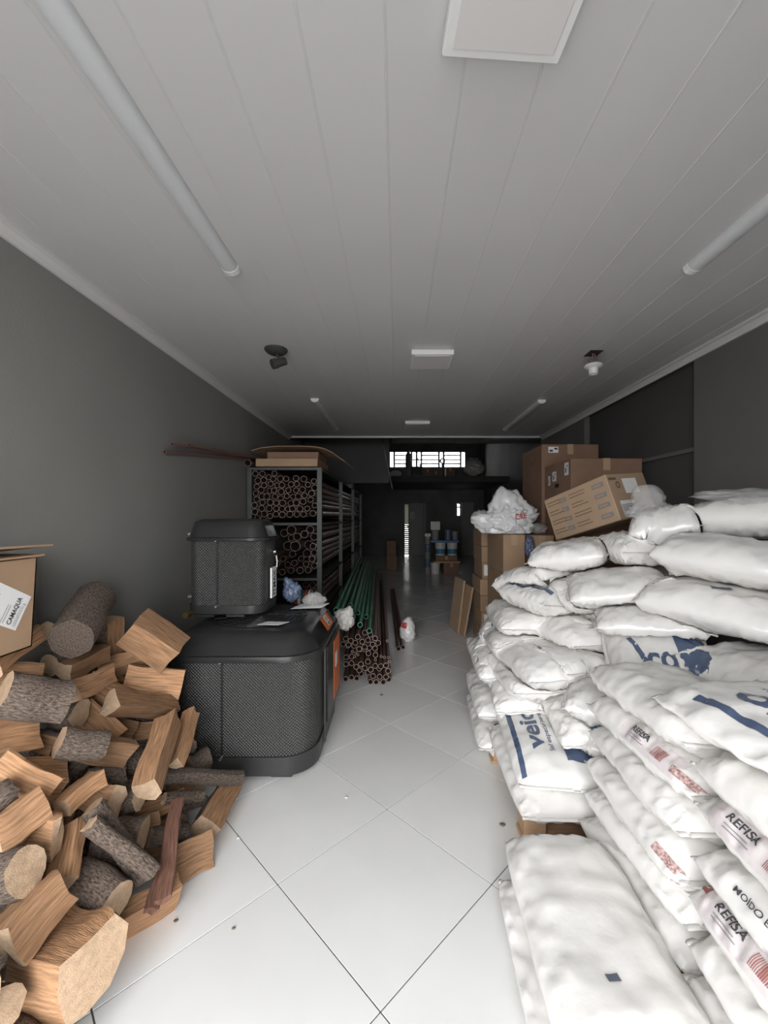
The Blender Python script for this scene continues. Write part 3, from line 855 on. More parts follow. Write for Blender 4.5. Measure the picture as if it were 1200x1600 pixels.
# ------------------------------------------------------------------ cartons on the right
def carton(name, x0, x1, y0, y1, z0, z1, m, label, group=None, tape=True, chamfer=.006):
    root = empty(name, ((x0 + x1) / 2, (y0 + y1) / 2, z0), label, 'carton', group); og = root.location
    boxpart('body', (x0, y0, z0), (x1, y1, z1), m, root, og, chamfer)
    if tape:
        w = .03; xm = (x0 + x1) / 2
        mb = MB(); mb.box((xm - w, y0 - .0015, z1 - .10), (xm + w, y0 + .001, z1)); mb.box((xm - w, y0 - .0015, z1 - .001), (xm + w, y1, z1 + .0012))
        mb.build('tape', M_tape, root, og)
    return root
def hand_hole(root, c, nx):
    mb = MB(); w, h = .045, .018
    if nx: mb.box((c[0] - .002, c[1] - w, c[2] - h), (c[0] + .002, c[1] + w, c[2] + h))
    else: mb.box((c[0] - w, c[1] - .002, c[2] - h), (c[0] + w, c[1] + .002, c[2] + h))
    mb.build('hand_hole', M_black, root, root.location)
A = carton('tall_carton', 1.465, 2.04, 4.20, 4.85, 1.10, 2.185, M_card_d, 'tallest brown carton at the back of the carton stack')
carton('lower_carton', 1.48, 2.05, 4.20, 4.85, .002, 1.098, M_card_d, 'brown carton under the tallest carton')
hand_hole(A, (1.465, 4.5, 2.02), True)
lb_ = Flat().rect(-.05, -.03, .05, .03).plane('shipping_label', (1.58, 4.20, 2.13), (1, 0, 0), (0, 0, 1), M_paper, A, A.location)
Flat().rect(-.04, -.02, -.005, .0).rect(.01, .0, .04, .02).plane('label_print', (1.58, 4.20, 2.13), (1, 0, 0), (0, 0, 1), M_ink, lb_, A.location, .003)
B = carton('wide_carton', 1.478, 2.085, 3.53, 4.15, 1.00, 1.95, M_card_d, 'wide brown carton with hand hole in front of the tallest one')
carton('lower_carton', 1.48, 2.085, 3.53, 4.15, .002, .998, M_card_d, 'brown carton under the wide carton')
hand_hole(B, (1.478, 3.84, 1.74), True)
for (y, z, w, h) in ((3.62, 1.87, .045, .055), (3.90, 1.83, .05, .045), (4.03, 1.80, .028, .045)):
    lb_ = Flat().rect(-w, -h, w, h).plane('shipping_label', (1.478, y, z), (0, -1, 0), (0, 0, 1), M_paper, B, B.location)
    Flat().rect(-w * .6, -h * .6, w * .1, h * .2).rect(.1 * w, h * .3, w * .7, h * .6).plane('label_print', (1.478, y, z), (0, -1, 0), (0, 0, 1), M_inkgrey, lb_, B.location, .003)
C = carton('upright_carton', 1.00, 1.205, 3.90, 4.58, .13, 1.285, M_card, 'upright narrow carton by the aisle under the plastic carrier bag')
boxpart('strap', (1.0 - .002, 3.9 - .0015, .9), (1.206, 4.58, .915), M_tape, C, C.location)
Dd = carton('upright_carton', 1.235, 1.46, 3.86, 4.50, .13, 1.28, M_card, 'upright carton between the aisle carton and the wide carton')
# pallet below them
def pallet(x0, x1, y0, y1, h, label, nslat=7):
    root = empty('wooden_pallet', ((x0 + x1) / 2, (y0 + y1) / 2, 0), label, 'pallet', 'wooden pallets'); og = root.location
    for k in range(3):
        yc = y0 + .05 + (y1 - y0 - .1) * k / 2
        boxpart('runner', (x0, yc - .045, .0), (x1, yc + .045, .02), M_palletwood, root, og, .002)
        for j in range(3):
            xc = x0 + .06 + (x1 - x0 - .12) * j / 2
            boxpart('block', (xc - .05, yc - .045, .02), (xc + .05, yc + .045, h - .022), M_palletwood, root, og, .003)
    n = nslat
    for k in range(n):
        xc = x0 + .05 + (x1 - x0 - .1) * k / (n - 1)
        boxpart('slat', (xc - .045, y0, h - .022), (xc + .045, y1, h - .001), M_palletwood, root, og, .002)
    return root
pallet(.93, 1.47, 3.82, 4.62, .128, 'pale wooden pallet under the upright cartons', 5)
# column of small cartons
for k in range(7):
    z = .004 + k * .186
    j = random.uniform(-.012, .012)
    c_ = carton('small_carton', .955 + j, 1.26 + j, 4.70, 5.2, z, z + .184, M_card, ['bottom', 'second', 'third', 'fourth', 'fifth', 'sixth', 'top'][k] + ' small carton of the column by the aisle' + (', counting up' if 0 < k < 6 else ''), 'small cartons in a column')
    if k in (1, 4): Flat().rect(-.035, -.06, .035, .06).plane('shipping_label', (1.02, 4.70, z + .1), (1, 0, 0), (0, 0, 1), M_paper, c_, c_.location, .003)
carton('small_carton', .985, 1.2, 4.78, 5.1, 1.312, 1.40, M_card, 'flat little carton lying on the small carton column')
crumple('scrap_bag', (1.0, 4.9, 1.402), (.09, .08, .05), 21, M_offwhite, 'small crumpled bag on the small carton column', 'plastic bag', .5)
# flattened cardboard leaning
for k in range(2):
    Mx = Matrix.Translation((.735 + .05 * k, 5.28 - .16 * k, .006)) @ Matrix.Rotation(math.radians(7 + 3 * k), 4, 'Y') @ Matrix.Rotation(math.radians(12), 4, 'Z')
    mb = MB(); mb.box((0, -.10, 0), (.025, .22, .66 - .05 * k), 0, Mx, .004)
    tag(mb.build('cardboard_sheet', M_card_l if k == 0 else M_card, None, (.82, 5.25, 0)), ('front' if k else 'rear') + ' of the cardboard sheets leaning on the small cartons', 'cardboard sheet')
# blue pouch wedged between cartons and film heap
crumple('blue_bag', (1.222, 3.83, 1.06), (.032, .028, .075), 30, M_bluegrey, 'blue plastic bag hanging between the upright cartons', 'plastic bag', .8)
cb = crumple('carrier_bag', (1.10, 4.05, 1.288), (.19, .14, .15), 8, M_cleary, 'white carrier bag with red letters on the upright cartons', 'plastic bag', .46,
        [((-.12, 0, 1), 1.15, 9), ((-1, -.1, -.1), .35, 5), ((.5, 0, .5), .45, 8), ((-.8, 0, .15), .45, 12)], 5, flat=.65)
Flat().text('CAE', 0, 0, .125, .055, .015).press('red_lettering', bvh_of(cb), (1.17, 3.7, 1.46), (1, 0, .12), (-.15, 0, 1), M_redtxt, cb, cb.location, .004, .8)
crumple('film_heap', (1.36, 4.02, 1.285), (.07, .12, .04), 9, M_film, 'heap of crumpled clear film beside the carrier bag', 'plastic film', .6)

# tilted printed carton on the sacks
def printed_carton():
    p_tl, p_tr, p_br, p_bl = P(853, 781, 3.12), P(950, 739, 2.68), P(966, 818, 2.66), P(863, 842, 3.10)
    u = (p_tr - p_tl); v = (p_tl - p_bl)
    Lw, Hh = u.length, (v.length + (p_tr - p_br).length) / 2
    u.normalize(); v = (v - u * v.dot(u)).normalized(); n = u.cross(v)      # n points to the viewer
    root = empty('printed_carton', (p_bl + p_br) / 2, 'tilted printed carton with arrows and text lines on the sacks', 'carton'); og = root.location
    W = .44; c0 = (p_tl + p_tr + p_br + p_bl) / 4
    Mx = Matrix((( u.x, v.x, n.x, c0.x), (u.y, v.y, n.y, c0.y), (u.z, v.z, n.z, c0.z), (0, 0, 0, 1)))
    mb = MB(); mb.box((-Lw / 2, -Hh / 2, -W), (Lw / 2, Hh / 2, 0), 0, Mx, .006); mb.build('body', M_card_l, root, og)
    fl = Flat(); tg = Flat(); wt = Flat()
    for k in range(4):
        y = Hh * (.33 - .22 * k)
        for x0, x1 in ((-.08, .20), (-.46, -.20)):
            fl.lines(x0 * Lw, y + .012, (x0 + (x1 - x0) * .95) * Lw, .022, 2, .006, k)
        for xc in (.36, -.16):
            x0, x1 = (xc - .085) * Lw, (xc + .085) * Lw
            if xc < 0: x0, x1 = (-.245) * Lw, (-.13) * Lw
            tg.rect(x0, y - .016, x1, y + .016); wt.rect(x0 + .012, y - .006, x1 - .02, y + .006)
    fl.plane('printed_text', c0, u, v, M_inkbrown, root, og); tgo = tg.plane('grey_tags', c0, u, v, M_inkgrey, root, og); wt.plane('tag_print', c0, u, v, M_card, tgo, og, .003)
    # right end face
    ce = c0 + u * (Lw / 2) - n * (W / 2); eu, ev = -n, v
    Flat().rect(-.16, -Hh * .45, .0, -Hh * .1).plane('white_sticker', ce, eu, ev, M_paper, root, og)
    g = Flat()
    for k in range(7): g.rect(-.155, -Hh * .44 + k * .0125, -.005, -Hh * .44 + k * .0125 + .005)
    g.plane('sticker_bars', ce, eu, ev, M_inkgrey, root, og, .003)
    Flat().rect(-.06, Hh * .05, .10, Hh * .38).plane('white_sticker', ce, eu, ev, M_paper, root, og)
    Flat().text('O', -.12, Hh * .25, .05, .05, .05).rect(-.20, Hh * .36, -.12, Hh * .42).plane('round_mark', ce, eu, ev, M_inkbrown, root, og)
    return root
printed_carton()

# carton with a place label on the firewood
def wood_carton():
    X1, Y1, zb, ztop = -1.36, 1.55, .972, 1.300; X0, Y0, t = XL + .012, 1.08, .005
    root = empty('open_carton', ((X0 + X1) / 2, (Y0 + Y1) / 2, zb), 'open cardboard carton with white address label on the firewood', 'carton'); og = root.location
    mb = MB()
    def bx(a, b):
        k = len(mb.v); mb.box(a, b)
        for i in range(k, len(mb.v)): mb.v[i].y += (mb.v[i].z - zb) * .07
    bx((X0, Y0, zb), (X1, Y1, zb + t)); bx((X0, Y0, zb), (X1, Y0 + t, ztop)); bx((X0, Y1 - t, zb), (X1, Y1, ztop)); bx((X0, Y0, zb), (X0 + t, Y1, ztop)); bx((X1 - t, Y0, zb), (X1, Y1, ztop))
    mb.build('body', M_card, root, og)
    yf = Y1 + .023
    for q in ([(X0, Y0, ztop + .004), (X1 + .012, Y0, ztop + .004), (X1 + .012, yf + .02, ztop + .006), (X0, yf + .02, ztop + .006)],
              [(X0, Y0, ztop + .018), (X1 + .02, Y0, ztop + .05), (X1 + .02, yf + .05, ztop + .042), (X0, yf + .01, ztop + .018)]):
        mb = MB(); mb.rings([[Vector(p) for p in q], [Vector(p) + Vector((0, 0, .007)) for p in q]], 0); mb.build('flap', M_card, root, og)
    lu = Vector((0, .51, .86)); lv = Vector((0, -.86, .51)); lc = Vector((X1, 1.441, 1.147))
    lb = Flat().rect(-.0635, -.085, .0635, .09).plane('address_label', lc, lu, lv, M_paper, root, og)
    Flat().text('CAMAQUA', -.004, -.045, .098, .022, .02).plane('label_lettering', lc, lu, lv, M_ink, lb, og, .003)
    g = Flat().lines(-.055, -.012, .01, .010, 2, .0018, 2); g.lines(-.055, -.064, .03, .007, 2, .0015, 5); g.lines(-.055, .07, .04, .011, 4, .002, 8); g.text('2', .028, -.070, None, .010, .01)
    g.plane('label_print', lc, lu, lv, M_inkgrey, lb, og, .003)
wood_carton()

# ------------------------------------------------------------------ sacks of salt
pallet(.56, 1.78, 1.86, 3.12, .128, 'pale wooden pallet under the far pile of white sacks', 8)
pallet(.80, 1.75, .70, 1.74, .118, 'pale wooden pallet under the near stack of white sacks', 7)
SOLID = []           # (bbox min, bbox max, bvh) of things already settled

def settle(vs, tol=.0015, maxpen=.10, mine=None):
    """push vertices out of what already lies there, so neighbours press against each other"""
    lo = Vector((min(v.x for v in vs), min(v.y for v in vs), min(v.z for v in vs)))
    hi = Vector((max(v.x for v in vs), max(v.y for v in vs), max(v.z for v in vs)))
    for (a, b, bv) in SOLID:
        if a.x > hi.x or b.x < lo.x or a.y > hi.y or b.y < lo.y or a.z > hi.z or b.z < lo.z: continue
        for i, v in enumerate(vs):
            if not (a.x < v.x < b.x and a.y < v.y < b.y and a.z < v.z < b.z): continue
            loc, nor, idx, dist = bv.find_nearest(v)
            if loc is None: continue
            if (v - loc).dot(nor) < 0 and dist < maxpen: vs[i] = loc + nor * tol
    for i, v in enumerate(vs):
        if v.x < XL + .004: v.x = XL + .004
        if v.x > XR - .004 and v.y < R0: v.x = XR - .004
        if v.z < .002: v.z = .002
    return vs
def register(vs, fs):
    lo = Vector((min(v.x for v in vs), min(v.y for v in vs), min(v.z for v in vs)))
    hi = Vector((max(v.x for v in vs), max(v.y for v in vs), max(v.z for v in vs)))
    SOLID.append((lo, hi, BVHTree.FromPolygons([tuple(v) for v in vs], fs)))
    return SOLID[-1][2]
def reg_box(x0, x1, y0, y1, z0, z1):
    mb = MB(); mb.box((x0, y0, z0), (x1, y1, z1)); register([Vector(v) for v in mb.v], mb.f)
reg_box(.56, 1.78, 1.86, 3.12, 0, .128); reg_box(.80, 1.75, .70, 1.74, 0, .118)

NU, NV = 46, 26
def bag(label, a, b, W, Ht, roll=0, bend=0, seed=0, pad=.0, zmin=None, wr=1.0, tabs=(), name='salt_sack', group='white salt sacks', m=None, n1=5.0, n2=2.8):
    a, b = Vector(a), Vector(b); ax = (b - a); L = ax.length + pad * 2; ax.normalize(); c = (a + b) / 2
    up = Vector((0, 0, 1)); up = (up - ax * up.dot(ax)).normalized()
    up = Matrix.Rotation(math.radians(roll), 3, ax) @ up; sd = up.cross(ax)
    vs = []; fs = []; idx = {}
    S = seed * 5.17
    def surf(u, v, s):
        e = max(0.0, 1 - abs(u) ** n1); g = max(0.0, 1 - abs(v) ** n2)
        t = Ht / 2 * math.sqrt(e) * g ** .55
        wid = W / 2 * (1 - .07 * (abs(u) ** 4)) * (1 + .03 * noise.noise(Vector((u * 1.5, S, 2))))
        ln = L / 2 * (1 - .03 * v * v)
        lump = .013 * noise.noise(Vector((u * 2.3 + S, v * 2.0, s * 1.3))) + .007 * noise.noise(Vector((u * 5 + S, v * 4, s * 2 + 4)))
        k1 = abs(u) ** 2.5; k2 = abs(v) ** 2.5
        w1 = noise.noise(Vector((u * 3 + S, v * 15, s * 3))) * k1 * .016
        w2 = noise.noise(Vector((u * 19 + v * 5 + S, v * 2.5, s * 3 + 7))) * (.35 + k2) * .012
        w3 = -abs(noise.noise(Vector((u * 7 + v * 4 + S, v * 6 - u * 3, s + 9)))) * .011
        edge = min(1, t / (Ht * .18))
        z = s * (t + (lump + (w1 + w2 + w3) * wr) * edge)
        return c + ax * (u * ln) + sd * (v * wid) + up * (z + bend * u * u)
    for s in (1, -1):
        for i in range(NU + 1):
            u = math.sin((i / NU * 2 - 1) * math.pi / 2 * .96) / math.sin(math.pi / 2 * .96)
            for j in range(NV + 1):
                v = math.sin((j / NV * 2 - 1) * math.pi / 2 * .94) / math.sin(math.pi / 2 * .94)
                if s == -1 and (i in (0, NU) or j in (0, NV)): idx[(s, i, j)] = idx[(1, i, j)]; continue
                idx[(s, i, j)] = len(vs); vs.append(surf(u, v, s))
    for s in (1, -1):
        for i in range(NU):
            for j in range(NV):
                q = [idx[(s, i, j)], idx[(s, i + 1, j)], idx[(s, i + 1, j + 1)], idx[(s, i, j + 1)]]
                fs.append(tuple(q if s == 1 else q[::-1]))
    org = [v.copy() for v in vs]
    settle(vs, .002); settle(vs, .002); soften(vs, org, fs, 3); settle(vs, .002)
    register(vs, fs)
    BAGS.append(dict(name=name, label=label, group=group, m=m or M_bag, vs=vs, fs=fs, idx=idx, c=c, ax=ax, up=up, sd=sd, surf=surf, L=L, S=S, tabs=tabs, org=org))
NBR = {}
def soften(vs, org, fs, n):
    """spread the dents smoothly over the film"""
    key = len(vs)
    if key not in NBR:
        nb = [set() for _ in vs]
        for f in fs:
            for a, b in zip(f, f[1:] + f[:1]): nb[a].add(b); nb[b].add(a)
        NBR[key] = [tuple(x) for x in nb]
    nb = NBR[key]; dp = [v - o for v, o in zip(vs, org)]
    for _ in range(n):
        dp = [d * .45 + sum((dp[k] for k in nb[i]), Vector()) * (.55 / len(nb[i])) for i, d in enumerate(dp)]
    for i in range(len(vs)): vs[i] = org[i] + dp[i]
def separate(items, rounds=4, tol=.0016, maxpen=.06):
    """let neighbours press each other out until no two surfaces cross"""
    for r in range(rounds):
        box = []
        for d in items:
            vs = d['vs']
            box.append((Vector((min(v.x for v in vs), min(v.y for v in vs), min(v.z for v in vs))), Vector((max(v.x for v in vs), max(v.y for v in vs), max(v.z for v in vs)))))
        tree = [BVHTree.FromPolygons([tuple(v) for v in d['vs']], d['fs']) for d in items]
        hits = 0
        for i in range(len(items)):
            for j in range(i):
                (a, b), (p, q) = box[i], box[j]
                if a.x > q.x or b.x < p.x or a.y > q.y or b.y < p.y or a.z > q.z or b.z < p.z: continue
                if not tree[i].overlap(tree[j]): continue
                hits += 1
                for me, ot, lo, hi in ((i, j, p, q), (j, i, a, b)):
                    vs = items[me]['vs']; bv = tree[ot]
                    for k, v in enumerate(vs):
                        if not (lo.x - .01 < v.x < hi.x + .01 and lo.y - .01 < v.y < hi.y + .01 and lo.z - .01 < v.z < hi.z + .01): continue
                        loc, nor, ix, dist = bv.find_nearest(v, maxpen)
                        if loc is None: continue
                        sg = (v - loc).dot(nor)
                        if sg < 0: v += (loc + nor * tol - v) * (.62 if r < rounds - 1 else 1.0)
                        elif sg < tol * 2: v += nor * tol * .8
        for d in items:
            for v in d['vs']:
                v.x = min(max(v.x, XL + .004), XR - .004); v.z = max(v.z, .002)
                if (.80 < v.x < 1.75 and .70 < v.y < 1.74 and v.z > .05): v.z = max(v.z, .1195)
                elif (.56 < v.x < 1.78 and 1.86 < v.y < 3.12 and v.z > .05): v.z = max(v.z, .1295)
        if not hits: break
    return hits
def finalize_bags():
    separate(BAGS, 3)
    for d in BAGS: soften(d['vs'], d['org'], d['fs'], 2)
    separate(BAGS, 2)
    for d in BAGS: soften(d['vs'], d['org'], d['fs'], 1)
    separate(BAGS, 1)
    for d in BAGS:                                   # film drawn in a little so that neighbours only just touch
        nr = [Vector() for _ in d['vs']]
        for f in d['fs']:
            p = [d['vs'][i] for i in f]; n_ = (p[2] - p[0]).cross(p[3] - p[1])
            for i in f: nr[i] += n_
        for v, n_ in zip(d['vs'], nr):
            if n_.length > 0: v -= n_.normalized() * .0035
    for d in BAGS:
        vs, fs, idx, ax, up, c, S = d['vs'], d['fs'], d['idx'], d['ax'], d['up'], d['c'], d['S']
        me = bpy.data.meshes.new(d['name'])
        base = Vector((c.x, c.y, min(v.z for v in vs)))
        me.from_pydata([tuple(v - base) for v in vs], [], fs); me.materials.append(d['m'])
        me.polygons.foreach_set('use_smooth', [True] * len(me.polygons)); me.update()
        o = bpy.data.objects.new(d['name'], me); COL.objects.link(o); o.location = base
        tag(o, d['label'], 'sack', d['group'])
        bv = BVHTree.FromPolygons([tuple(v) for v in vs], fs)
        for e in (1, -1):
            mb = MB(); n = 18; r0, r1 = [], []
            i = NU if e == 1 else 0
            row = [vs[idx[(1, i, round(1 + (NV - 2) * k / n))]] for k in range(n + 1)]
            for k, pnt in enumerate(row):
                wob = .006 * noise.noise(Vector((k * .9, S, e)))
                r0.append(pnt - ax * e * .004); r1.append(pnt + ax * e * (.016 + wob) + up * (wob * 1.6 - .004))
            tk = up * .0012
            mb.rings([r0 + [p + tk for p in r0[::-1]], r1 + [p + tk for p in r1[::-1]]], 0)
            mb.build('seam', d['m'], o, base, True)
        for (u, v, l, w, rot) in d['tabs']:
            cc = d['surf'](u, v, 1); uu = Matrix.Rotation(math.radians(rot), 3, up) @ ax
            Flat().rect(-l / 2, -w / 2, l / 2, w / 2, 4, 2).press('print_mark', bv, cc, uu, up.cross(uu), M_tab, o, base, .002, .06)
        INFO[d['label']] = dict(d, o=o, bv=bv, base=base)
    for args in PRESS: do_press(*args)
BAGS, PRESS = [], []
INFO = {}
def press(label, name, flat, u, v, rot, m, s=1, off=.002, tilt=0): PRESS.append((label, name, flat, u, v, rot, m, s, off, tilt))
def do_press(label, name, flat, u, v, rot, m, s=1, off=.002, tilt=0):
    """flat print on a sack: at (u,v) of its top face, x axis turned by rot degrees from the long axis"""
    d = INFO[label]; cc = d['surf'](u, v, s); up = d['up'] * s
    uu = Matrix.Rotation(math.radians(rot), 3, up) @ d['ax']
    vv = up.cross(uu); tl = math.radians(tilt); vv = vv * math.cos(tl) + up * math.sin(tl)
    return flat.press(name, d['bv'], cc, uu, vv, m, d['o'], d['base'], off, .12)

# two sacks on the floor in front
bag('lower of the two white sacks on the tiles in the foreground', (.545, .90, .068), (.575, 1.58, .068), .41, .132, 0, 0, 1, n1=8)
bag('upper of the two white sacks on the tiles in the foreground', (.57, .915, .205), (.60, 1.60, .205), .405, .145, 0, 0, 2, n1=9, wr=.7,
    tabs=((-.55, .1, .035, .02, -80), (.95, .35, .03, .02, 0)))
FG = 'upper of the two white sacks on the tiles in the foreground'
# near stack: layers with their long sides to the aisle
lay = ['bottom', 'second', 'third', 'fourth', 'fifth', 'sixth', 'top']
for k in range(7):
    z = .120 + .0625 + k * .1225
    off = (.0, .012, .006, .02, .03, .022, .03)[k] + .775
    h = .172
    j = random.uniform(-.02, .02)
    lf = lay[k] + ' sack of the near stack at its far end'
    ln_ = lay[k] + ' sack of the near stack at its camera end'
    if k < 6:
        bag(lf, (off + .205 + j, 1.17, z + .01 * (k % 2)), (off + .205 - j, 1.76, z), .43, h, random.uniform(-4, 4), 0, 10 + k)
        bag(ln_, (off + .205 - j, .50, z), (off + .205, 1.14, z - .008 * (k % 2)), .43, h, random.uniform(-5, 5), 0, 30 + k)
    else:
        bag('top sack of the near stack, with large navy lettering', (off + .24, .62, z - .01), (off + .17, 1.30, z), .42, .125, -4, 0, 47, wr=.8)
VB = 'top sack of the near stack, with large navy lettering'
press(VB, 'navy_stripe', Flat().rect(-.27, -.011, .20, .011, 24, 2), .10, .66, 0, M_navy)
press(VB, 'lettering', Flat().text('veico', 0, 0, .38, .095, .025), .0, .26, 0, M_navy)
press(VB, 'small_lettering', Flat().text('Sal especial para Piscinas', 0, 0, .40, .028, .006), .0, -.16, 0, M_navy)
def refisa(lbl, u, v=.90, rot=180, tl=50):
    press(lbl, 'print_panel', Flat().rect(-.12, -.036, .15, .036, 12, 6), u, v, rot, M_panelprint, 1, .0015, tl)
    press(lbl, 'lettering', Flat().text('REFISA', -.03, .016, .088, .021, .02), u, v, rot, M_ink, 1, .004, tl)
    press(lbl, 'small_print', Flat().lines(-.07, -.006, .02, .009, 2, .002, 3), u, v, rot, M_inkgrey, 1, .004, tl)
    press(lbl, 'barcode', Flat().barcode(.045, -.018, .095, .018, 12, 4), u, v, rot, M_red, 1, .004, tl)
def near(k, e): return lay[k] + ' sack of the near stack at its ' + ('far' if e else 'camera') + ' end'
refisa(near(4, 1), -.25); refisa(near(4, 0), .42); refisa(near(2, 0), .50)
press(near(3, 0), 'lettering', Flat().text('MOÍDO EXTRA', 0, 0, .16, .019, .012), .32, .90, 180, M_ink, 1, .003, 50)
press(near(4, 1), 'pink_band', Flat().rect(-.045, -.012, .045, .012, 14, 2), -.84, .88, 180, M_pink, 1, .002, 50)
press(near(2, 1), 'pink_band', Flat().rect(-.045, -.012, .045, .012, 8, 2), -.84, .88, 180, M_pink, 1, .002, 50)
press(near(2, 0), 'red_patch', Flat().rect(-.022, -.014, .022, .014, 4, 3), .93, .80, 180, M_red, 1, .002, 50)

# far pile: hand placed, front ones first, ends as seen in the photograph
def bp(label, p1, p2, W, Ht, roll=0, bend=0, seed=0, **k): return bag(label, P(*p1), P(*p2), W * 1.08, Ht * 1.34, roll, bend, seed, **{**dict(pad=.025), **k})
bp('lowest sack of the far pile, its end on the pallet edge', (885, 1272, 1.80), (818, 1140, 2.42), .40, .13, 0, 0, 50)
VE = 'sack with navy veico print low on the pile corner'.replace('veico ', 'lettered ')
bp(VE, (882, 1222, 1.82), (828, 1098, 2.46), .40, .125, 0, -.012, 51, wr=.7)
bp('short end of a low sack at the aisle side of the far pile', (790, 1168, 2.44), (764, 1090, 3.08), .32, .125, 0, 0, 52, tabs=((-.6, .2, .03, .015, 90),))
bp('second low sack at the aisle side of the far pile', (788, 1118, 2.48), (762, 1052, 3.08), .32, .125, 0, 0, 53, tabs=((-.6, .2, .03, .015, 90),))
bp('third sack up at the aisle side of the far pile', (790, 1058, 2.52), (762, 1000, 3.12), .32, .125, 0, 0, 54)
bp('sack with a printed tab above the navy lettering', (818, 1112, 2.24), (800, 1048, 2.70), .30, .125, 0, 0, 55, tabs=((-.45, .1, .035, .014, 80),))
bp('wrinkled sack leaning beside the navy lettered one', (925, 1160, 1.92), (880, 1085, 2.36), .28, .125, -6, 0, 56, wr=1.6)
bp('white sack end below the fifth layer with a navy band', (1020, 1175, 1.90), (925, 1145, 2.02), .34, .12, 0, 0, 57)
bp('thick crosswise sack with two rounded ends in the middle', (1045, 1112, 1.86), (895, 1086, 2.06), .36, .135, 0, 0, 58, wr=1.2, tabs=((-.15, -.1, .05, .016, 20),))
bp('long sack slanting back with a printed tab, left of the crosswise one', (875, 1062, 2.12), (800, 1000, 2.75), .34, .135, 0, 0, 59, tabs=((-.35, .1, .045, .014, 0),))
bp('sack end just above the third aisle side sack', (850, 1080, 2.20), (792, 1028, 2.78), .34, .12, 0, 0, 60)
bp('stubby sack with a rounded end left of the navy O', (928, 1048, 2.14), (850, 1010, 2.60), .34, .125, 0, 0, 61)
OB = 'sack with part of navy lettering on its drooping front'
bp(OB, (1085, 1020, 1.98), (965, 1020, 2.10), .40, .155, -22, 0, 62, pad=.05)
bp('sack at the right edge beside the navy drooping print', (1262, 1075, 1.62), (1108, 1030, 1.96), .40, .14, -6, 0, 63, pad=.03)
bp('plump sack with a rounded bright end in mid pile', (935, 1006, 2.24), (858, 968, 2.72), .36, .14, 0, 0, 64, tabs=((-.1, .0, .06, .012, 60),))
bp('bright sack standing at the pile corner with a navy edge', (770, 1012, 2.86), (768, 1000, 3.12), .16, .26, 0, 0, 65, pad=.04)
bp('sack with a round bright end at the aisle corner, mid height', (826, 982, 2.52), (795, 950, 3.00), .34, .135, 0, 0, 66, tabs=((.1, -.1, .07, .012, 90),))
bp('small sack end wedged under the round bright end', (812, 1012, 2.50), (786, 985, 3.02), .32, .11, 0, 0, 67)
bp('crosswise sack low in the middle with a dark seam', (1095, 972, 2.06), (938, 968, 2.26), .40, .135, 0, 0, 68, tabs=((-.7, .5, .07, .013, 10),))
bp('large sack at the right edge with a dark fold', (1238, 972, 1.74), (1022, 925, 2.16), .42, .155, -4, -.01, 69, pad=.02, wr=.8, tabs=((-.1, .25, .08, .035, 35),))
bp('folded sack with a navy corner at the aisle side, upper pile', (880, 945, 2.46), (812, 925, 2.78), .36, .135, 6, 0, 70)
NB = 'folded sack with a navy corner at the aisle side, upper pile'
bp('crosswise sack under the top left one, with a seam', (1035, 912, 2.24), (895, 922, 2.42), .40, .14, -8, 0, 71)
bp('sack tucked between the navy corner and the crosswise sack', (935, 945, 2.36), (868, 912, 2.72), .34, .12, 0, 0, 72)
bp('pinched sack at the far left of the upper pile', (868, 898, 2.60), (800, 908, 2.92), .36, .13, 0, -.015, 73)
bp('long sack near the right edge, second from the top', (1240, 888, 1.80), (1042, 858, 2.18), .42, .16, -4, -.006, 74, pad=.02, wr=.7)
bp('top left sack with a dark tab, pointed at its left end', (945, 862, 2.52), (840, 872, 2.74), .40, .145, -4, 0, 75, tabs=((-.1, .1, .06, .014, 15),))
bp('bulging sack in clear film at the top of the pile', (1078, 822, 2.36), (1000, 832, 2.50), .40, .20, 0, 0, 76, pad=.05)
bp('wrinkled sack end left of the clear film bulge', (1015, 862, 2.32), (968, 852, 2.62), .34, .15, 0, 0, 77, wr=1.5)
bp('shadowed sack lying at the top right against the wall', (1245, 808, 2.10), (1092, 812, 2.42), .42, .17, 0, 0, 78, pad=.04)
bp('inner sack filling the far pile at the back right', (1150, 905, 2.60), (1010, 905, 2.75), .42, .15, 0, 0, 79, pad=.05)
for k, (x_, z_) in enumerate(((1.25, .20), (1.25, .335), (1.22, .47), (1.20, .61), (1.25, .75), (1.40, .88))):
    bag(['first', 'second', 'third', 'fourth', 'fifth', 'sixth'][k] + ' sack up in the hidden heart of the far pile', (x_ - .30, 2.50, z_), (x_ + .34, 2.50, z_), .50, .135, 0, 0, 90 + k)

press(VE, 'navy_stripe', Flat().rect(-.30, -.011, .30, .011, 24, 2), -.05, .78, 0, M_navy)
press(VE, 'lettering', Flat().text('veico', 0, 0, .40, .085, .025), -.02, .40, 0, M_navy)
press(VE, 'small_lettering', Flat().text('Sal especial para Piscinas', 0, 0, .42, .03, .006), -.02, .08, 0, M_navy)
press(VE, 'navy_block', Flat().rect(-.26, -.05, .28, .03, 24, 4).rect(-.26, -.22, -.20, -.05, 4, 8), -.02, -.28, 0, M_navy)
press(VE, 'block_text', Flat().lines(-.19, .012, .2, .018, 3, .006, 3), -.02, -.28, 0, M_paper, 1, .004)
press(VE, 'barcode', Flat().barcode(-.17, -.12, -.06, -.06, 9, 6), -.02, -.28, 0, M_inkgrey)
press(OB, 'navy_stripe', Flat().rect(-.012, -.11, .012, .11, 2, 12), .35, .55, 20, M_navy)
press(OB, 'lettering', Flat().text('co', 0, 0, .12, .09, .03), -.02, .70, 180, M_navy)
press(OB, 'navy_block', Flat().rect(-.07, -.11, .07, .11, 8, 12), -.68, .55, 0, M_navy)
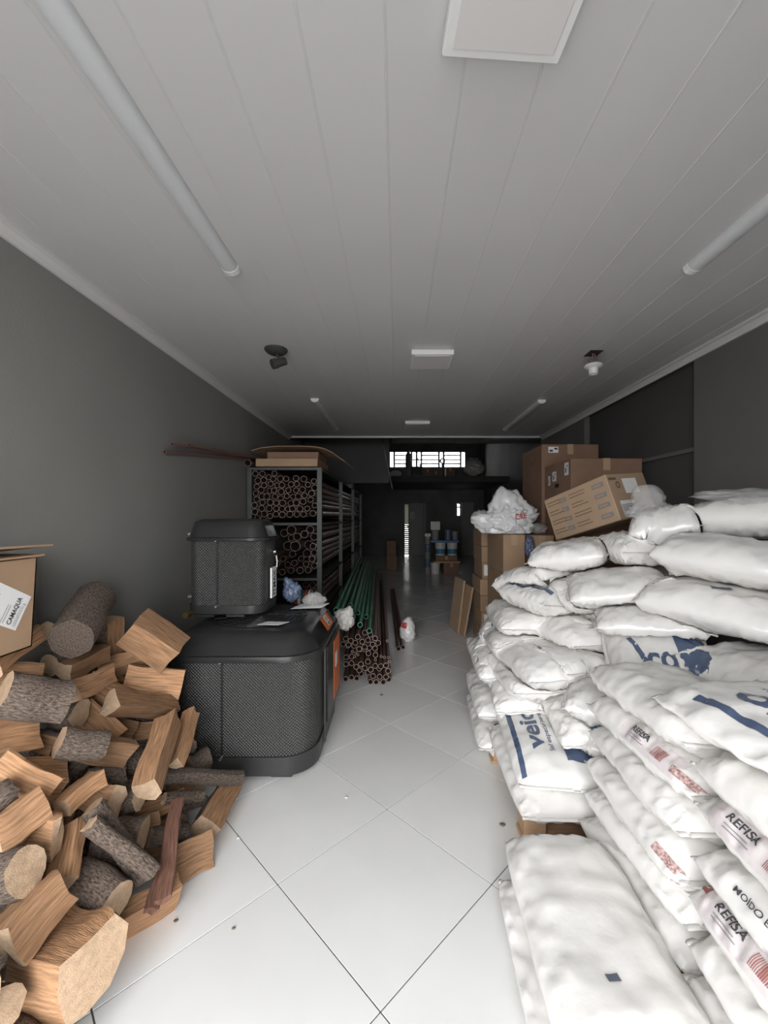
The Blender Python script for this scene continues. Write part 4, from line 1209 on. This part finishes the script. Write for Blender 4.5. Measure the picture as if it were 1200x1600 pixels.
press(NB, 'navy_stripe', Flat().rect(-.16, -.014, .16, .014, 14, 2), -.05, .55, 8, M_navy)
press(NB, 'navy_block', Flat().rect(-.09, -.025, .10, .025, 10, 4), .35, .05, -35, M_navy)
press('white sack end below the fifth layer with a navy band', 'navy_band', Flat().rect(-.10, -.03, .12, .03, 10, 4), .55, .55, 0, M_navy)
press('bright sack standing at the pile corner with a navy edge', 'navy_stripe', Flat().rect(-.008, -.11, .008, .11, 2, 10), -.6, .0, 90, M_navy)
finalize_bags()
# clear film pulled up over the top sacks
crumple('clear_film', P(1018, 822, 2.40), (.10, .08, .05), 41, M_film, 'peak of clear film over the bulging top sack', 'plastic film', .6, [((-.1, 0, 1), 2.2, 9)], 5)
crumple('clear_film', P(1175, 790, 2.15), (.16, .12, .035), 43, M_film, 'crumpled clear film on the top right sack', 'plastic film', .5, [((-1, 0, .2), .7, 8)], 4)

# ------------------------------------------------------------------ firewood
def plane_D(x, y):
    # slope of the pile: Z = 1.55 * (-.86 - X)
    k = 1.55
    D = (H + k * .86) / ((y - CY) / F - k * (x - CX) / F)
    return D
LOGQ = []
def log(kind, p1, p2, r, label, roll=0, d1=.05, d2=-.02, seed=0, ez=1.0, matset=None, group='firewood logs', w=1.0):
    D1 = min(plane_D(*p1), 2.16) + d1; D2 = min(plane_D(*p2), 2.13) + d2
    a, b = P(*p1, D1), P(*p2, D2)
    LOGQ.append(dict(kind=kind, a=a, b=b, a0=a.copy(), b0=b.copy(), r=r, re=r * dict(round=1.07, half=.90, quarter=.92, slab=.84)[kind], label=label, roll=roll, seed=seed, ez=ez, matset=matset, group=group, w=w))
def seg_seg(p1, q1, p2, q2):
    d1, d2, r = q1 - p1, q2 - p2, p1 - p2
    a, e, f = d1.dot(d1), d2.dot(d2), d2.dot(r); c = d1.dot(r); b = d1.dot(d2); den = a * e - b * b
    s_ = min(max((b * f - c * e) / den, 0), 1) if den > 1e-9 else 0
    t = (b * s_ + f) / e
    if t < 0: t = 0; s_ = min(max(-c / a, 0), 1)
    elif t > 1: t = 1; s_ = min(max((b - c) / a, 0), 1)
    return p1 + d1 * s_, p2 + d2 * t, s_, t
def place_logs():
    for it in range(140):
        for i, A_ in enumerate(LOGQ):
            for B_ in LOGQ[:i]:
                p, q, s_, t = seg_seg(A_['a'], A_['b'], B_['a'], B_['b']); d = p - q; l = d.length; m_ = A_['re'] + B_['re'] - l
                if m_ <= 0: continue
                d = d / l if l > 1e-5 else Vector((.3, -.8, .5))
                wa = A_['w'] / (A_['w'] + B_['w']); k = m_ * .6
                for Q, sg, ww, tt in ((A_, 1, wa, s_), (B_, -1, 1 - wa, t)):
                    Q['a'] += d * (sg * ww * k * (1.15 - .5 * tt)); Q['b'] += d * (sg * ww * k * (.65 + .5 * tt))
        for Q in LOGQ:
            if it < 110:
                Q['a'] += (Q['a0'] - Q['a']) * .03; Q['b'] += (Q['b0'] - Q['b']) * .03
            L0 = (Q['b0'] - Q['a0']).length; c = (Q['a'] + Q['b']) / 2; dd = (Q['b'] - Q['a']).normalized() * L0 / 2
            Q['a'], Q['b'] = c - dd, c + dd
            for q in (Q['a'], Q['b']):
                q.x = max(q.x, XL + Q['r'] + .012); q.z = max(q.z, Q['re'] * 1.02 + .004); q.y = min(q.y, 2.20 - Q['r'])
                if q.x < -1.30 and 1.05 < q.y < 1.62: q.z = min(q.z, .965 - Q['r'])
    for Q in LOGQ: make_log(**{k: v for k, v in Q.items() if k not in ('a0', 'b0', 're', 'w')})
def make_log(kind, a, b, r, label, roll, seed, ez, matset, group):
    ax = b - a; L = ax.length; ax.normalize()
    out = Vector((.70, -.45, .55)); out = (out - ax * out.dot(ax)).normalized()
    out = Matrix.Rotation(math.radians(roll), 3, ax) @ out; sd = out.cross(ax)
    rnd = random.Random(seed * 13 + 5)
    # cross-section: list of (o, s, matslot-of-edge-to-next)
    sec = []
    if kind == 'round':
        n = 14; sec = [(math.cos(2 * math.pi * k / n), math.sin(2 * math.pi * k / n) * ez, 1) for k in range(n)]
    elif kind == 'half':
        n = 8; sec = [(-.95 * math.sin(math.pi * k / n), math.cos(math.pi * k / n), 1) for k in range(n)] + [(0.0, -1, 0), (.06, -.4, 0), (.05, .4, 0)]
    elif kind == 'quarter':
        n = 5; sec = [(1.0, 0, 0), (.45, .50, 0)] + [(-.1 - .75 * math.sin(math.pi * k / n), 1.0 * math.cos(math.pi * k / n), 1) for k in range(n + 1)] + [(.45, -.50, 0)]
        sec[2 + n] = (sec[2 + n][0], sec[2 + n][1], 0)
    elif kind == 'slab':
        sec = [(.38, -.95, 0), (.45, -.2, 0), (.40, .95, 0), (.1, 1.02, 0), (-.36, .92, 0), (-.42, 0, 0), (-.38, -.98, 0), (.05, -1.05, 0)]
    sec = [(o * r * rnd.uniform(.93, 1.07), s * r * rnd.uniform(.93, 1.07), mm) for o, s, mm in sec]
    n = len(sec); K = 9; mb = MB(); R = []
    S = seed * 3.7
    amp = {'round': .09, 'half': .10, 'quarter': .11, 'slab': .12}[kind]
    for i in range(K + 1):
        t = i / K; p = a + ax * (L * t) + out * (.012 * noise.noise(Vector((t * 1.6, S, 0)))) + sd * (.012 * noise.noise(Vector((t * 1.6, S, 5))))
        tw = .12 * noise.noise(Vector((t, S, 9))); rg = []
        sc = 1 + .10 * noise.noise(Vector((t * 2, S, 3)))
        for j, (o, s, mm) in enumerate(sec):
            k = sc * (1 + amp * noise.noise(Vector((t * 2.6, j * .9, S))))
            oo, ss = o * k, s * k
            oo, ss = oo * math.cos(tw) - ss * math.sin(tw), oo * math.sin(tw) + ss * math.cos(tw)
            jag = 0
            if i in (0, K): jag = (.010 if kind == 'round' else .022) * noise.noise(Vector((j * 1.3, S, i)))
            rg.append(p + out * oo + sd * ss + ax * jag)
        R.append(rg)
    flatv = [v for rg in R for v in rg]
    fs = []
    for i in range(K):
        for j in range(n):
            j2 = (j + 1) % n; fs.append((i * n + j, i * n + j2, (i + 1) * n + j2, (i + 1) * n + j))
    ci = len(flatv); flatv += [sum(flatv[:n], Vector()) / n, sum(flatv[-n:], Vector()) / n]
    for j in range(n):
        fs.append((ci, (j + 1) % n, j)); fs.append((ci + 1, K * n + j, K * n + (j + 1) % n))
    register(flatv, fs)
    LOGD.append(dict(vs=flatv, fs=fs, n=n, K=K, L=L, S=S, sec=sec, a=a, b=b, out=out, sd=sd, label=label, group=group, ms=matset or [M_wood, M_bark, M_end]))
LOGD = []
def finalize_logs():
    for d in LOGD:
        flatv, n, K, L, S, sec, out, sd, a, b = (d[k] for k in ('vs', 'n', 'K', 'L', 'S', 'sec', 'out', 'sd', 'a', 'b'))
        mb = MB(); R = [flatv[i * n:(i + 1) * n] for i in range(K + 1)]
        per = [0.0]
        for j in range(n): per.append(per[-1] + (R[K // 2][(j + 1) % n] - R[K // 2][j]).length)
        mb.v = [v.copy() for v in flatv]
        for i in range(K):
            for j in range(n):
                j2 = (j + 1) % n; u0, u1 = i / K * L, (i + 1) / K * L
                mb.face([i * n + j, i * n + j2, (i + 1) * n + j2, (i + 1) * n + j], sec[j][2],
                        [(u0 * 3 + S, per[j] * 3), (u0 * 3 + S, per[j + 1] * 3), (u1 * 3 + S, per[j + 1] * 3), (u1 * 3 + S, per[j] * 3)])
        for i, rev, ci in ((0, True, (K + 1) * n), (K, False, (K + 1) * n + 1)):
            cen = mb.v[ci]
            for j in range(n):
                j2 = (j + 1) % n
                f = [ci, i * n + j2, i * n + j] if rev else [ci, i * n + j, i * n + j2]
                uv = [(S, S)] + [((mb.v[q] - cen).dot(out) * 6 + S, (mb.v[q] - cen).dot(sd) * 6 + S) for q in f[1:]]
                mb.face(f, 2, uv)
        base = Vector(((a.x + b.x) / 2, (a.y + b.y) / 2, min(v.z for v in mb.v)))
        o = mb.build('firewood_log', d['ms'], None, base)
        smooth_angle(o, 42); tag(o, d['label'], 'firewood', d['group'])
BARKS = [M_barkred, M_bark, M_barkred]
LOGS = [
 # front, lowest first: kind, far end, near end, radius, roll, d1, d2, label, extras
 ('round', (10, 1592), (72, 1574), .060, 0, .10, -.05, 'bark log with oval end at the bottom corner of the frame', {}),
 ('round', (-30, 1530), (28, 1552), .058, 0, .10, -.08, 'pale cut log end at the left frame edge near the bottom', {}),
 ('round', (10, 1510), (64, 1534), .050, 0, .10, -.04, 'greyish cut log end between two others near the bottom', {}),
 ('quarter', (40, 1476), (118, 1474), .115, 20, .10, -.06, 'big split log with wide pale end at the lower front', {}),
 ('round', (110, 1470), (142, 1462), .030, 0, .04, -.0, 'small round stick end on the tiles by the big split log', {}),
 ('slab', (150, 1424), (254, 1416), .075, 60, .0, -.03, 'fresh pale split block lying flat on the tiles', {}),
 ('half', (262, 1345), (318, 1342), .068, 20, .0, -.02, 'rounded pale block on the tiles at the pile foot', {}),
 ('slab', (0, 1540), (82, 1440), .060, 20, .02, .0, 'reddish split log slanting up behind the big split log', {}),
 ('slab', (-10, 1480), (50, 1408), .045, 10, .02, .0, 'thin brown split log above the reddish one', {}),
 ('round', (105, 1372), (164, 1405), .062, 0, .08, -.04, 'bark log with tan end above the fresh block', {}),
 ('slab', (102, 1318), (84, 1425), .055, 70, .0, .0, 'dark red split log standing on edge in the lower pile', {}),
 ('round', (-15, 1372), (58, 1364), .062, 0, .06, -.06, 'grey bark log with bright oval end at the left edge', {}),
 ('slab', (250, 1262), (214, 1428), .026, 40, -.03, -.06, 'left of two dark bark strips leaning on the fresh block', dict(matset=BARKS)),
 ('slab', (262, 1300), (230, 1438), .022, 40, -.03, -.06, 'right of two dark bark strips leaning on the fresh block', dict(matset=BARKS)),
 ('round', (112, 1305), (205, 1392), .028, 0, -.05, -.06, 'thin mossy branch slanting down to the fresh block', {}),
 ('round', (128, 1278), (216, 1385), .036, 0, -.03, -.04, 'thicker mossy branch behind the thin slanting one', {}),
 ('round', (168, 1312), (234, 1318), .075, 0, .06, -.05, 'thick bark log with tall oval end in the middle', {}),
 ('round', (240, 1316), (292, 1320), .034, 0, .02, -.02, 'short bark stub beside the bark strips', {}),
 ('quarter', (296, 1305), (342, 1236), .068, 30, .0, .0, 'split log with bark edge at the right pile foot', {}),
 ('round', (255, 1252), (316, 1246), .026, 0, .04, -.04, 'small bark stick with torn white end', {}),
 ('round', (236, 1218), (366, 1226), .034, 0, .03, -.03, 'long bark branch reaching out before the heat pump', {}),
 ('round', (288, 1192), (318, 1180), .052, 0, .04, .0, 'short reddish round log touching the heat pump', {}),
 ('round', (160, 1258), (204, 1262), .046, 0, .07, -.03, 'bark log with narrow oval end beside the thick one', {}),
 ('quarter', (128, 1262), (166, 1268), .066, 60, .06, -.03, 'split log showing a wedge shaped ringed end', {}),
 ('slab', (30, 1300), (106, 1298), .062, 50, .04, -.05, 'broken block with a blotchy pale end at the left', {}),
 ('quarter', (102, 1268), (148, 1208), .042, -20, .0, -.03, 'narrow split log on edge with bark on one side', {}),
 ('slab', (-10, 1312), (62, 1256), .055, 10, .0, -.03, 'smooth split log slanting at the left edge', {}),
 ('round', (-20, 1262), (30, 1238), .036, 0, .0, -.03, 'flaky bark stick at the left edge', {}),
 ('slab', (-10, 1200), (74, 1246), .040, 30, .0, -.03, 'splintered long split log in the left middle', {}),
 ('quarter', (0, 1195), (108, 1222), .072, 10, .03, .0, 'wide fibrous split log in the left middle', {}),
 ('quarter', (250, 1118), (222, 1228), .058, 10, -.10, -.12, 'bright split log standing upright at the pile face', {}),
 ('quarter', (286, 1112), (262, 1198), .042, 15, -.08, -.08, 'narrower bright split log standing beside the upright one', {}),
 ('round', (84, 1172), (148, 1188), .056, 0, .0, -.03, 'short bark log with cut faces at both ends', {}),
 ('slab', (106, 1136), (194, 1176), .052, 40, .03, -.02, 'brown split log slanting down right of the short bark log', {}),
 ('half', (-10, 1168), (92, 1138), .070, 10, .0, .0, 'broad smooth half log below the curled end', {}),
 ('round', (-20, 1108), (82, 1120), .074, 0, .0, -.06, 'large grey bark log with curled pale end', {}),
 ('round', (90, 1112), (120, 1118), .054, 0, .08, .0, 'round pale log end behind the curled one', {}),
 ('slab', (130, 1095), (182, 1142), .050, 20, .05, .03, 'dark wedge log in the shade of the pile', {}),
 ('quarter', (156, 1106), (262, 1112), .058, 30, .0, -.04, 'pale split log lying level below the jagged one', {}),
 ('slab', (190, 1078), (282, 1066), .070, 30, .06, .02, 'jagged splintered log jutting right over the pile', {}),
 ('slab', (140, 1052), (205, 1078), .058, 40, .02, .0, 'flat brown split log under the top block', {}),
 ('slab', (100, 1096), (164, 1062), .042, 20, .0, -.02, 'slender split log pointing up to the right', {}),
 ('quarter', (105, 1062), (165, 1026), .048, 0, .03, .0, 'split log with shaggy bark in the upper pile', {}),
 ('half', (-15, 1058), (86, 1054), .078, 8, .0, -.05, 'half log with crumbly pale face under the carton', {}),
 ('quarter', (155, 988), (226, 1032), .110, 25, -.06, -.10, 'largest split block on top of the pile', {}),
 ('round', (130, 972), (80, 1038), .085, 0, .06, -.02, 'dark thick bark log behind the carton', dict(matset=[M_wood, M_bark, M_bark])),
 ('slab', (-5, 1034), (78, 1004), .036, 30, -.06, -.05, 'thin split piece wedged under the carton', {}),
 ('round', (50, 985), (92, 1000), .046, 0, .10, .06, 'dark bark piece against the wall by the carton', {}),
]
for k, (kind, p1, p2, r, roll, d1, d2, label, ex) in enumerate(LOGS):
    log(kind, p1, p2, r, label, roll, d1, d2, k + 1, **ex)
# logs deeper in the heap, seen in the gaps
rr = random.Random(3); cnt = 0
for gx, gy in [(30, 1400), (90, 1350), (40, 1450), (100, 1300), (160, 1360), (200, 1300), (190, 1230), (250, 1290), (300, 1270), (230, 1190), (150, 1230), (60, 1280),
               (20, 1220), (110, 1190), (180, 1190), (220, 1150), (270, 1160), (160, 1140), (60, 1150), (30, 1090), (110, 1030), (170, 1090), (220, 1100), (60, 1500), (250, 1350), (200, 1060), (130, 1420), (30, 1340)]:
    for dd in (0, .13):
        dx = rr.uniform(50, 85); dy = rr.uniform(-35, 25); sx = rr.uniform(-14, 14) if dd else 0
        log(rr.choice(('round', 'round', 'quarter', 'half')), (gx - dx / 2 + sx, gy - dy / 2 + sx), (gx + dx / 2 + sx, gy + dy / 2 + sx), rr.uniform(.044, .06) + dd * .1,
            'shaded log deeper in the heap, half hidden by others', rr.uniform(0, 360), .17 + dd, .09 + dd, 200 + cnt, group='logs deeper in the firewood heap', w=3.0); cnt += 1
place_logs()

finalize_logs()

# ------------------------------------------------------------------ far end clutter
def bucket(name, x, y, z, r, h, m, label, band=None, group=None):
    root = empty(name, (x, y, z), label, 'bucket', group); og = root.location
    mb = MB(); n = 20
    def rg(q, zz): return [Vector((x + q * math.cos(2 * math.pi * k / n), y + q * math.sin(2 * math.pi * k / n), z + zz)) for k in range(n)]
    mb.rings([rg(r * .88, 0), rg(r, h * .9)], 0); smooth_angle(mb.build('body', m, root, og), 40)
    mb = MB(); mb.rings([rg(r * 1.04, h * .9), rg(r * 1.05, h * .97), rg(r * .98, h)], 0); smooth_angle(mb.build('lid', m, root, og), 40)
    if band:
        mb = MB(); mb.rings([rg(r * .915, h * .12), rg(r * .965, h * .5)], 0, False); smooth_angle(mb.build('label_band', band, root, og), 40)
    return root
Y = 10.6
def fx(px): return (px - CX) / F * Y
bucket('paint_bucket', fx(680), Y - .02, .002, .12, .29, M_offwhite, 'white bucket on the floor under the far board')
boxpart_o = carton('small_carton', fx(692), fx(716), Y - .2, Y + .2, .002, .29, M_card_d, 'brown carton on the floor under the far board')
mb = MB()
root = empty('wooden_board', (fx(697), Y, .295), 'wooden board laid across bucket and carton at the far end', 'board')
for k in range(3): boxpart('plank', (fx(677), Y - .22 + k * .15, .295), (fx(717), Y - .08 + k * .15, .335), M_palletwood, root, root.location)
carton('flat_carton', fx(680), fx(713), Y - .15, Y + .15, .337, .47, M_card_d, 'flat carton on the far board under the paint buckets')
bucket('paint_bucket', fx(688), Y, .472, .135, .33, M_offwhite, 'left paint bucket with teal label at the far end', M_teal)
bucket('paint_bucket', fx(706.5), Y, .472, .135, .33, M_offwhite, 'right paint bucket with teal label at the far end', M_teal)
boxpart('tray', (0, 0, 0), (.001, .001, .001), M_black).hide_render = True
bpy.data.objects.remove(bpy.data.objects['tray'])
tag(boxpart('dark_tray', (fx(672), Y - .2, .805), (fx(716), Y + .2, .86), M_blue, None, (fx(694), Y, .805), .01), 'dark blue tray lying on the paint buckets', 'tray')
bucket('small_bucket', fx(680), Y, .862, .10, .25, M_grey, 'grey bucket on the dark tray carrying a white box')
tag(boxpart('white_box', (fx(672.5), Y - .1, 1.115), (fx(687), Y + .12, 1.33), M_offwhite, None, (fx(680), Y, 1.115), .006), 'small off-white box topping the far clutter', 'box')
bucket('dark_can', fx(700), Y, .862, .09, .26, M_bluegrey, 'left dark can on the blue tray at the far end')
bucket('dark_can', fx(711), Y + .02, .862, .08, .22, M_grey, 'right grey can on the blue tray at the far end')
for k in range(5):
    bucket('stacked_can', fx(667.5), Y - .12, .002 + k * .19, .075, .186, M_bluegrey if k % 2 else M_grey, ['lowest', 'second', 'middle', 'fourth', 'highest'][k] + ' can in the slim stack left of the far clutter', None, 'cans in a slim stack')
carton('flat_carton', fx(663), fx(672), Y - .2, Y + .02, .955, 1.03, M_offwhite, 'pale flat box on the slim can stack')
mb = MB(); mb.cyl((fx(663), Y + .3, .002), (fx(663), Y + .3, 1.75), .012, 8); tag(mb.build('metal_pole', M_steel, None, (fx(663), Y + .3, 0)), 'thin upright metal rod left of the far clutter', 'pole')
mb = MB(); mb.tube([(fx(719) + .08 * math.cos(a), Y - .05, .40 + .08 * math.sin(a)) for a in [2 * math.pi * k / 16 for k in range(17)]], .03, 8)
Yl = 11.2
tag(boxpart('dark_crate', (-.28, Yl, .002), (.0, Yl + .35, .42), M_card_d, None, (-.15, Yl + .17, 0), .01), 'lower dark crate by the left wall at the far end', 'crate')
tag(boxpart('dark_crate', (-.27, Yl + .02, .423), (-.02, Yl + .33, .80), M_card_d, None, (-.15, Yl + .17, .423), .01), 'upper dark crate by the left wall at the far end', 'crate')
# things on the mezzanine, outlined against the window
zm = 2.622
def mz(px, D): return (px - CX) / F * D
root = empty('gas_cylinder', (mz(638, 14), 14, zm), 'tall gas cylinder standing before the far window', 'gas cylinder'); og = root.location
mb = MB(); n = 18; x_ = mz(638, 14)
mb.rings([[Vector((x_ + q * math.cos(2 * math.pi * k / n), 14 + q * math.sin(2 * math.pi * k / n), zm + zz)) for k in range(n)] for q, zz in ((.09, 0), (.10, .04), (.10, .82), (.085, .93), (.05, .99), (.03, 1.0))], 0)
smooth_angle(mb.build('body', M_grey, root, og), 40)
mb = MB(); mb.cyl((x_, 14, zm + .99), (x_, 14, zm + 1.06), .035, 12); mb.build('valve', M_darkmetal, root, og)
mb = MB(); x_ = mz(691, 14); mb.tube([(x_, 14, zm), (x_, 14, zm + .62)] + [(x_ + .01 + .07 * math.cos(a), 14, zm + .70 + .08 * math.sin(a)) for a in [math.radians(t) for t in range(220, -150, -25)]], .028, 10)
tag(mb.build('curved_spout', M_darkmetal, None, (x_, 14, zm)), 'swan-necked pipe outlined in the far window', 'pipe fitting')
root = empty('folding_chair', (mz(651, 13.6), 13.6, zm), 'dark chair outlined in the far window beside the cylinder', 'chair'); og = root.location; x_ = mz(651, 13.6)
for dx in (-.16, .16):
    for dy in (-.15, .15): mb = MB(); mb.cyl((x_ + dx, 13.6 + dy, zm), (x_ + dx, 13.6 + dy, zm + .42), .015, 8); mb.build('leg', M_darkmetal, root, og)
boxpart('seat', (x_ - .18, 13.42, zm + .42), (x_ + .18, 13.78, zm + .45), M_darkmetal, root, og, .005)
mb = MB(); mb.tube([(x_ - .16, 13.76, zm + .44), (x_ - .15, 13.8, zm + .78), (x_ + .02, 13.82, zm + .80), (x_ + .16, 13.76, zm + .44)], .02, 8); mb.build('backrest', M_darkmetal, root, og)
crumple('white_sack', (mz(618, 12.6), 12.5, zm), (.17, .12, .10), 61, M_offwhite, 'pale sack at the mezzanine edge below the far window', 'sack', .25)
for k, px in enumerate((668, 681, 703)):
    carton('stored_carton', mz(px, 13) - .13, mz(px, 13) + .13, 12.9, 13.3, zm, zm + (.30, .24, .34)[k], M_card_d, ['left', 'middle', 'right'][k] + ' dark carton stored on the mezzanine below the window', 'cartons on the mezzanine')
crumple('bundle', (mz(742, 12.2), 12.3, zm), (.25, .2, .18), 66, M_offwhite, 'grey bundle at the right end of the mezzanine edge', 'bundle', .5, [((0, 0, 1), .6, 6)])

# chips and crumbs dropped on the tiles
for k, (px, py, sz, lab) in enumerate(((785, 1290, .012, 'dark chip on the tiles beside the far pallet corner'), (596, 1087, .012, 'dark chip on the tiles before the pipe bundle'),
        (126, 1500, .010, 'dark chip on the tiles by the big split log'), (275, 1440, .007, 'tiny chip on the tiles right of the fresh block'), (365, 1452, .006, 'tiny crumb on the tiles in the foreground'),
        (541, 1247, .008, 'small pale crumb on the tiles before the heat pump'), (372, 1310, .006, 'tiny white crumb on the tiles near the firewood'))):
    D_ = F * H / (py - CY); p = P(px, py, D_)
    crumple('wood_chip', (p.x, p.y, .001), (sz, sz * .8, sz * .35), 70 + k, M_offwhite if 'pale' in lab or 'white' in lab else M_bark, lab, 'chip', .5, (), 2, 'chips on the tiles')
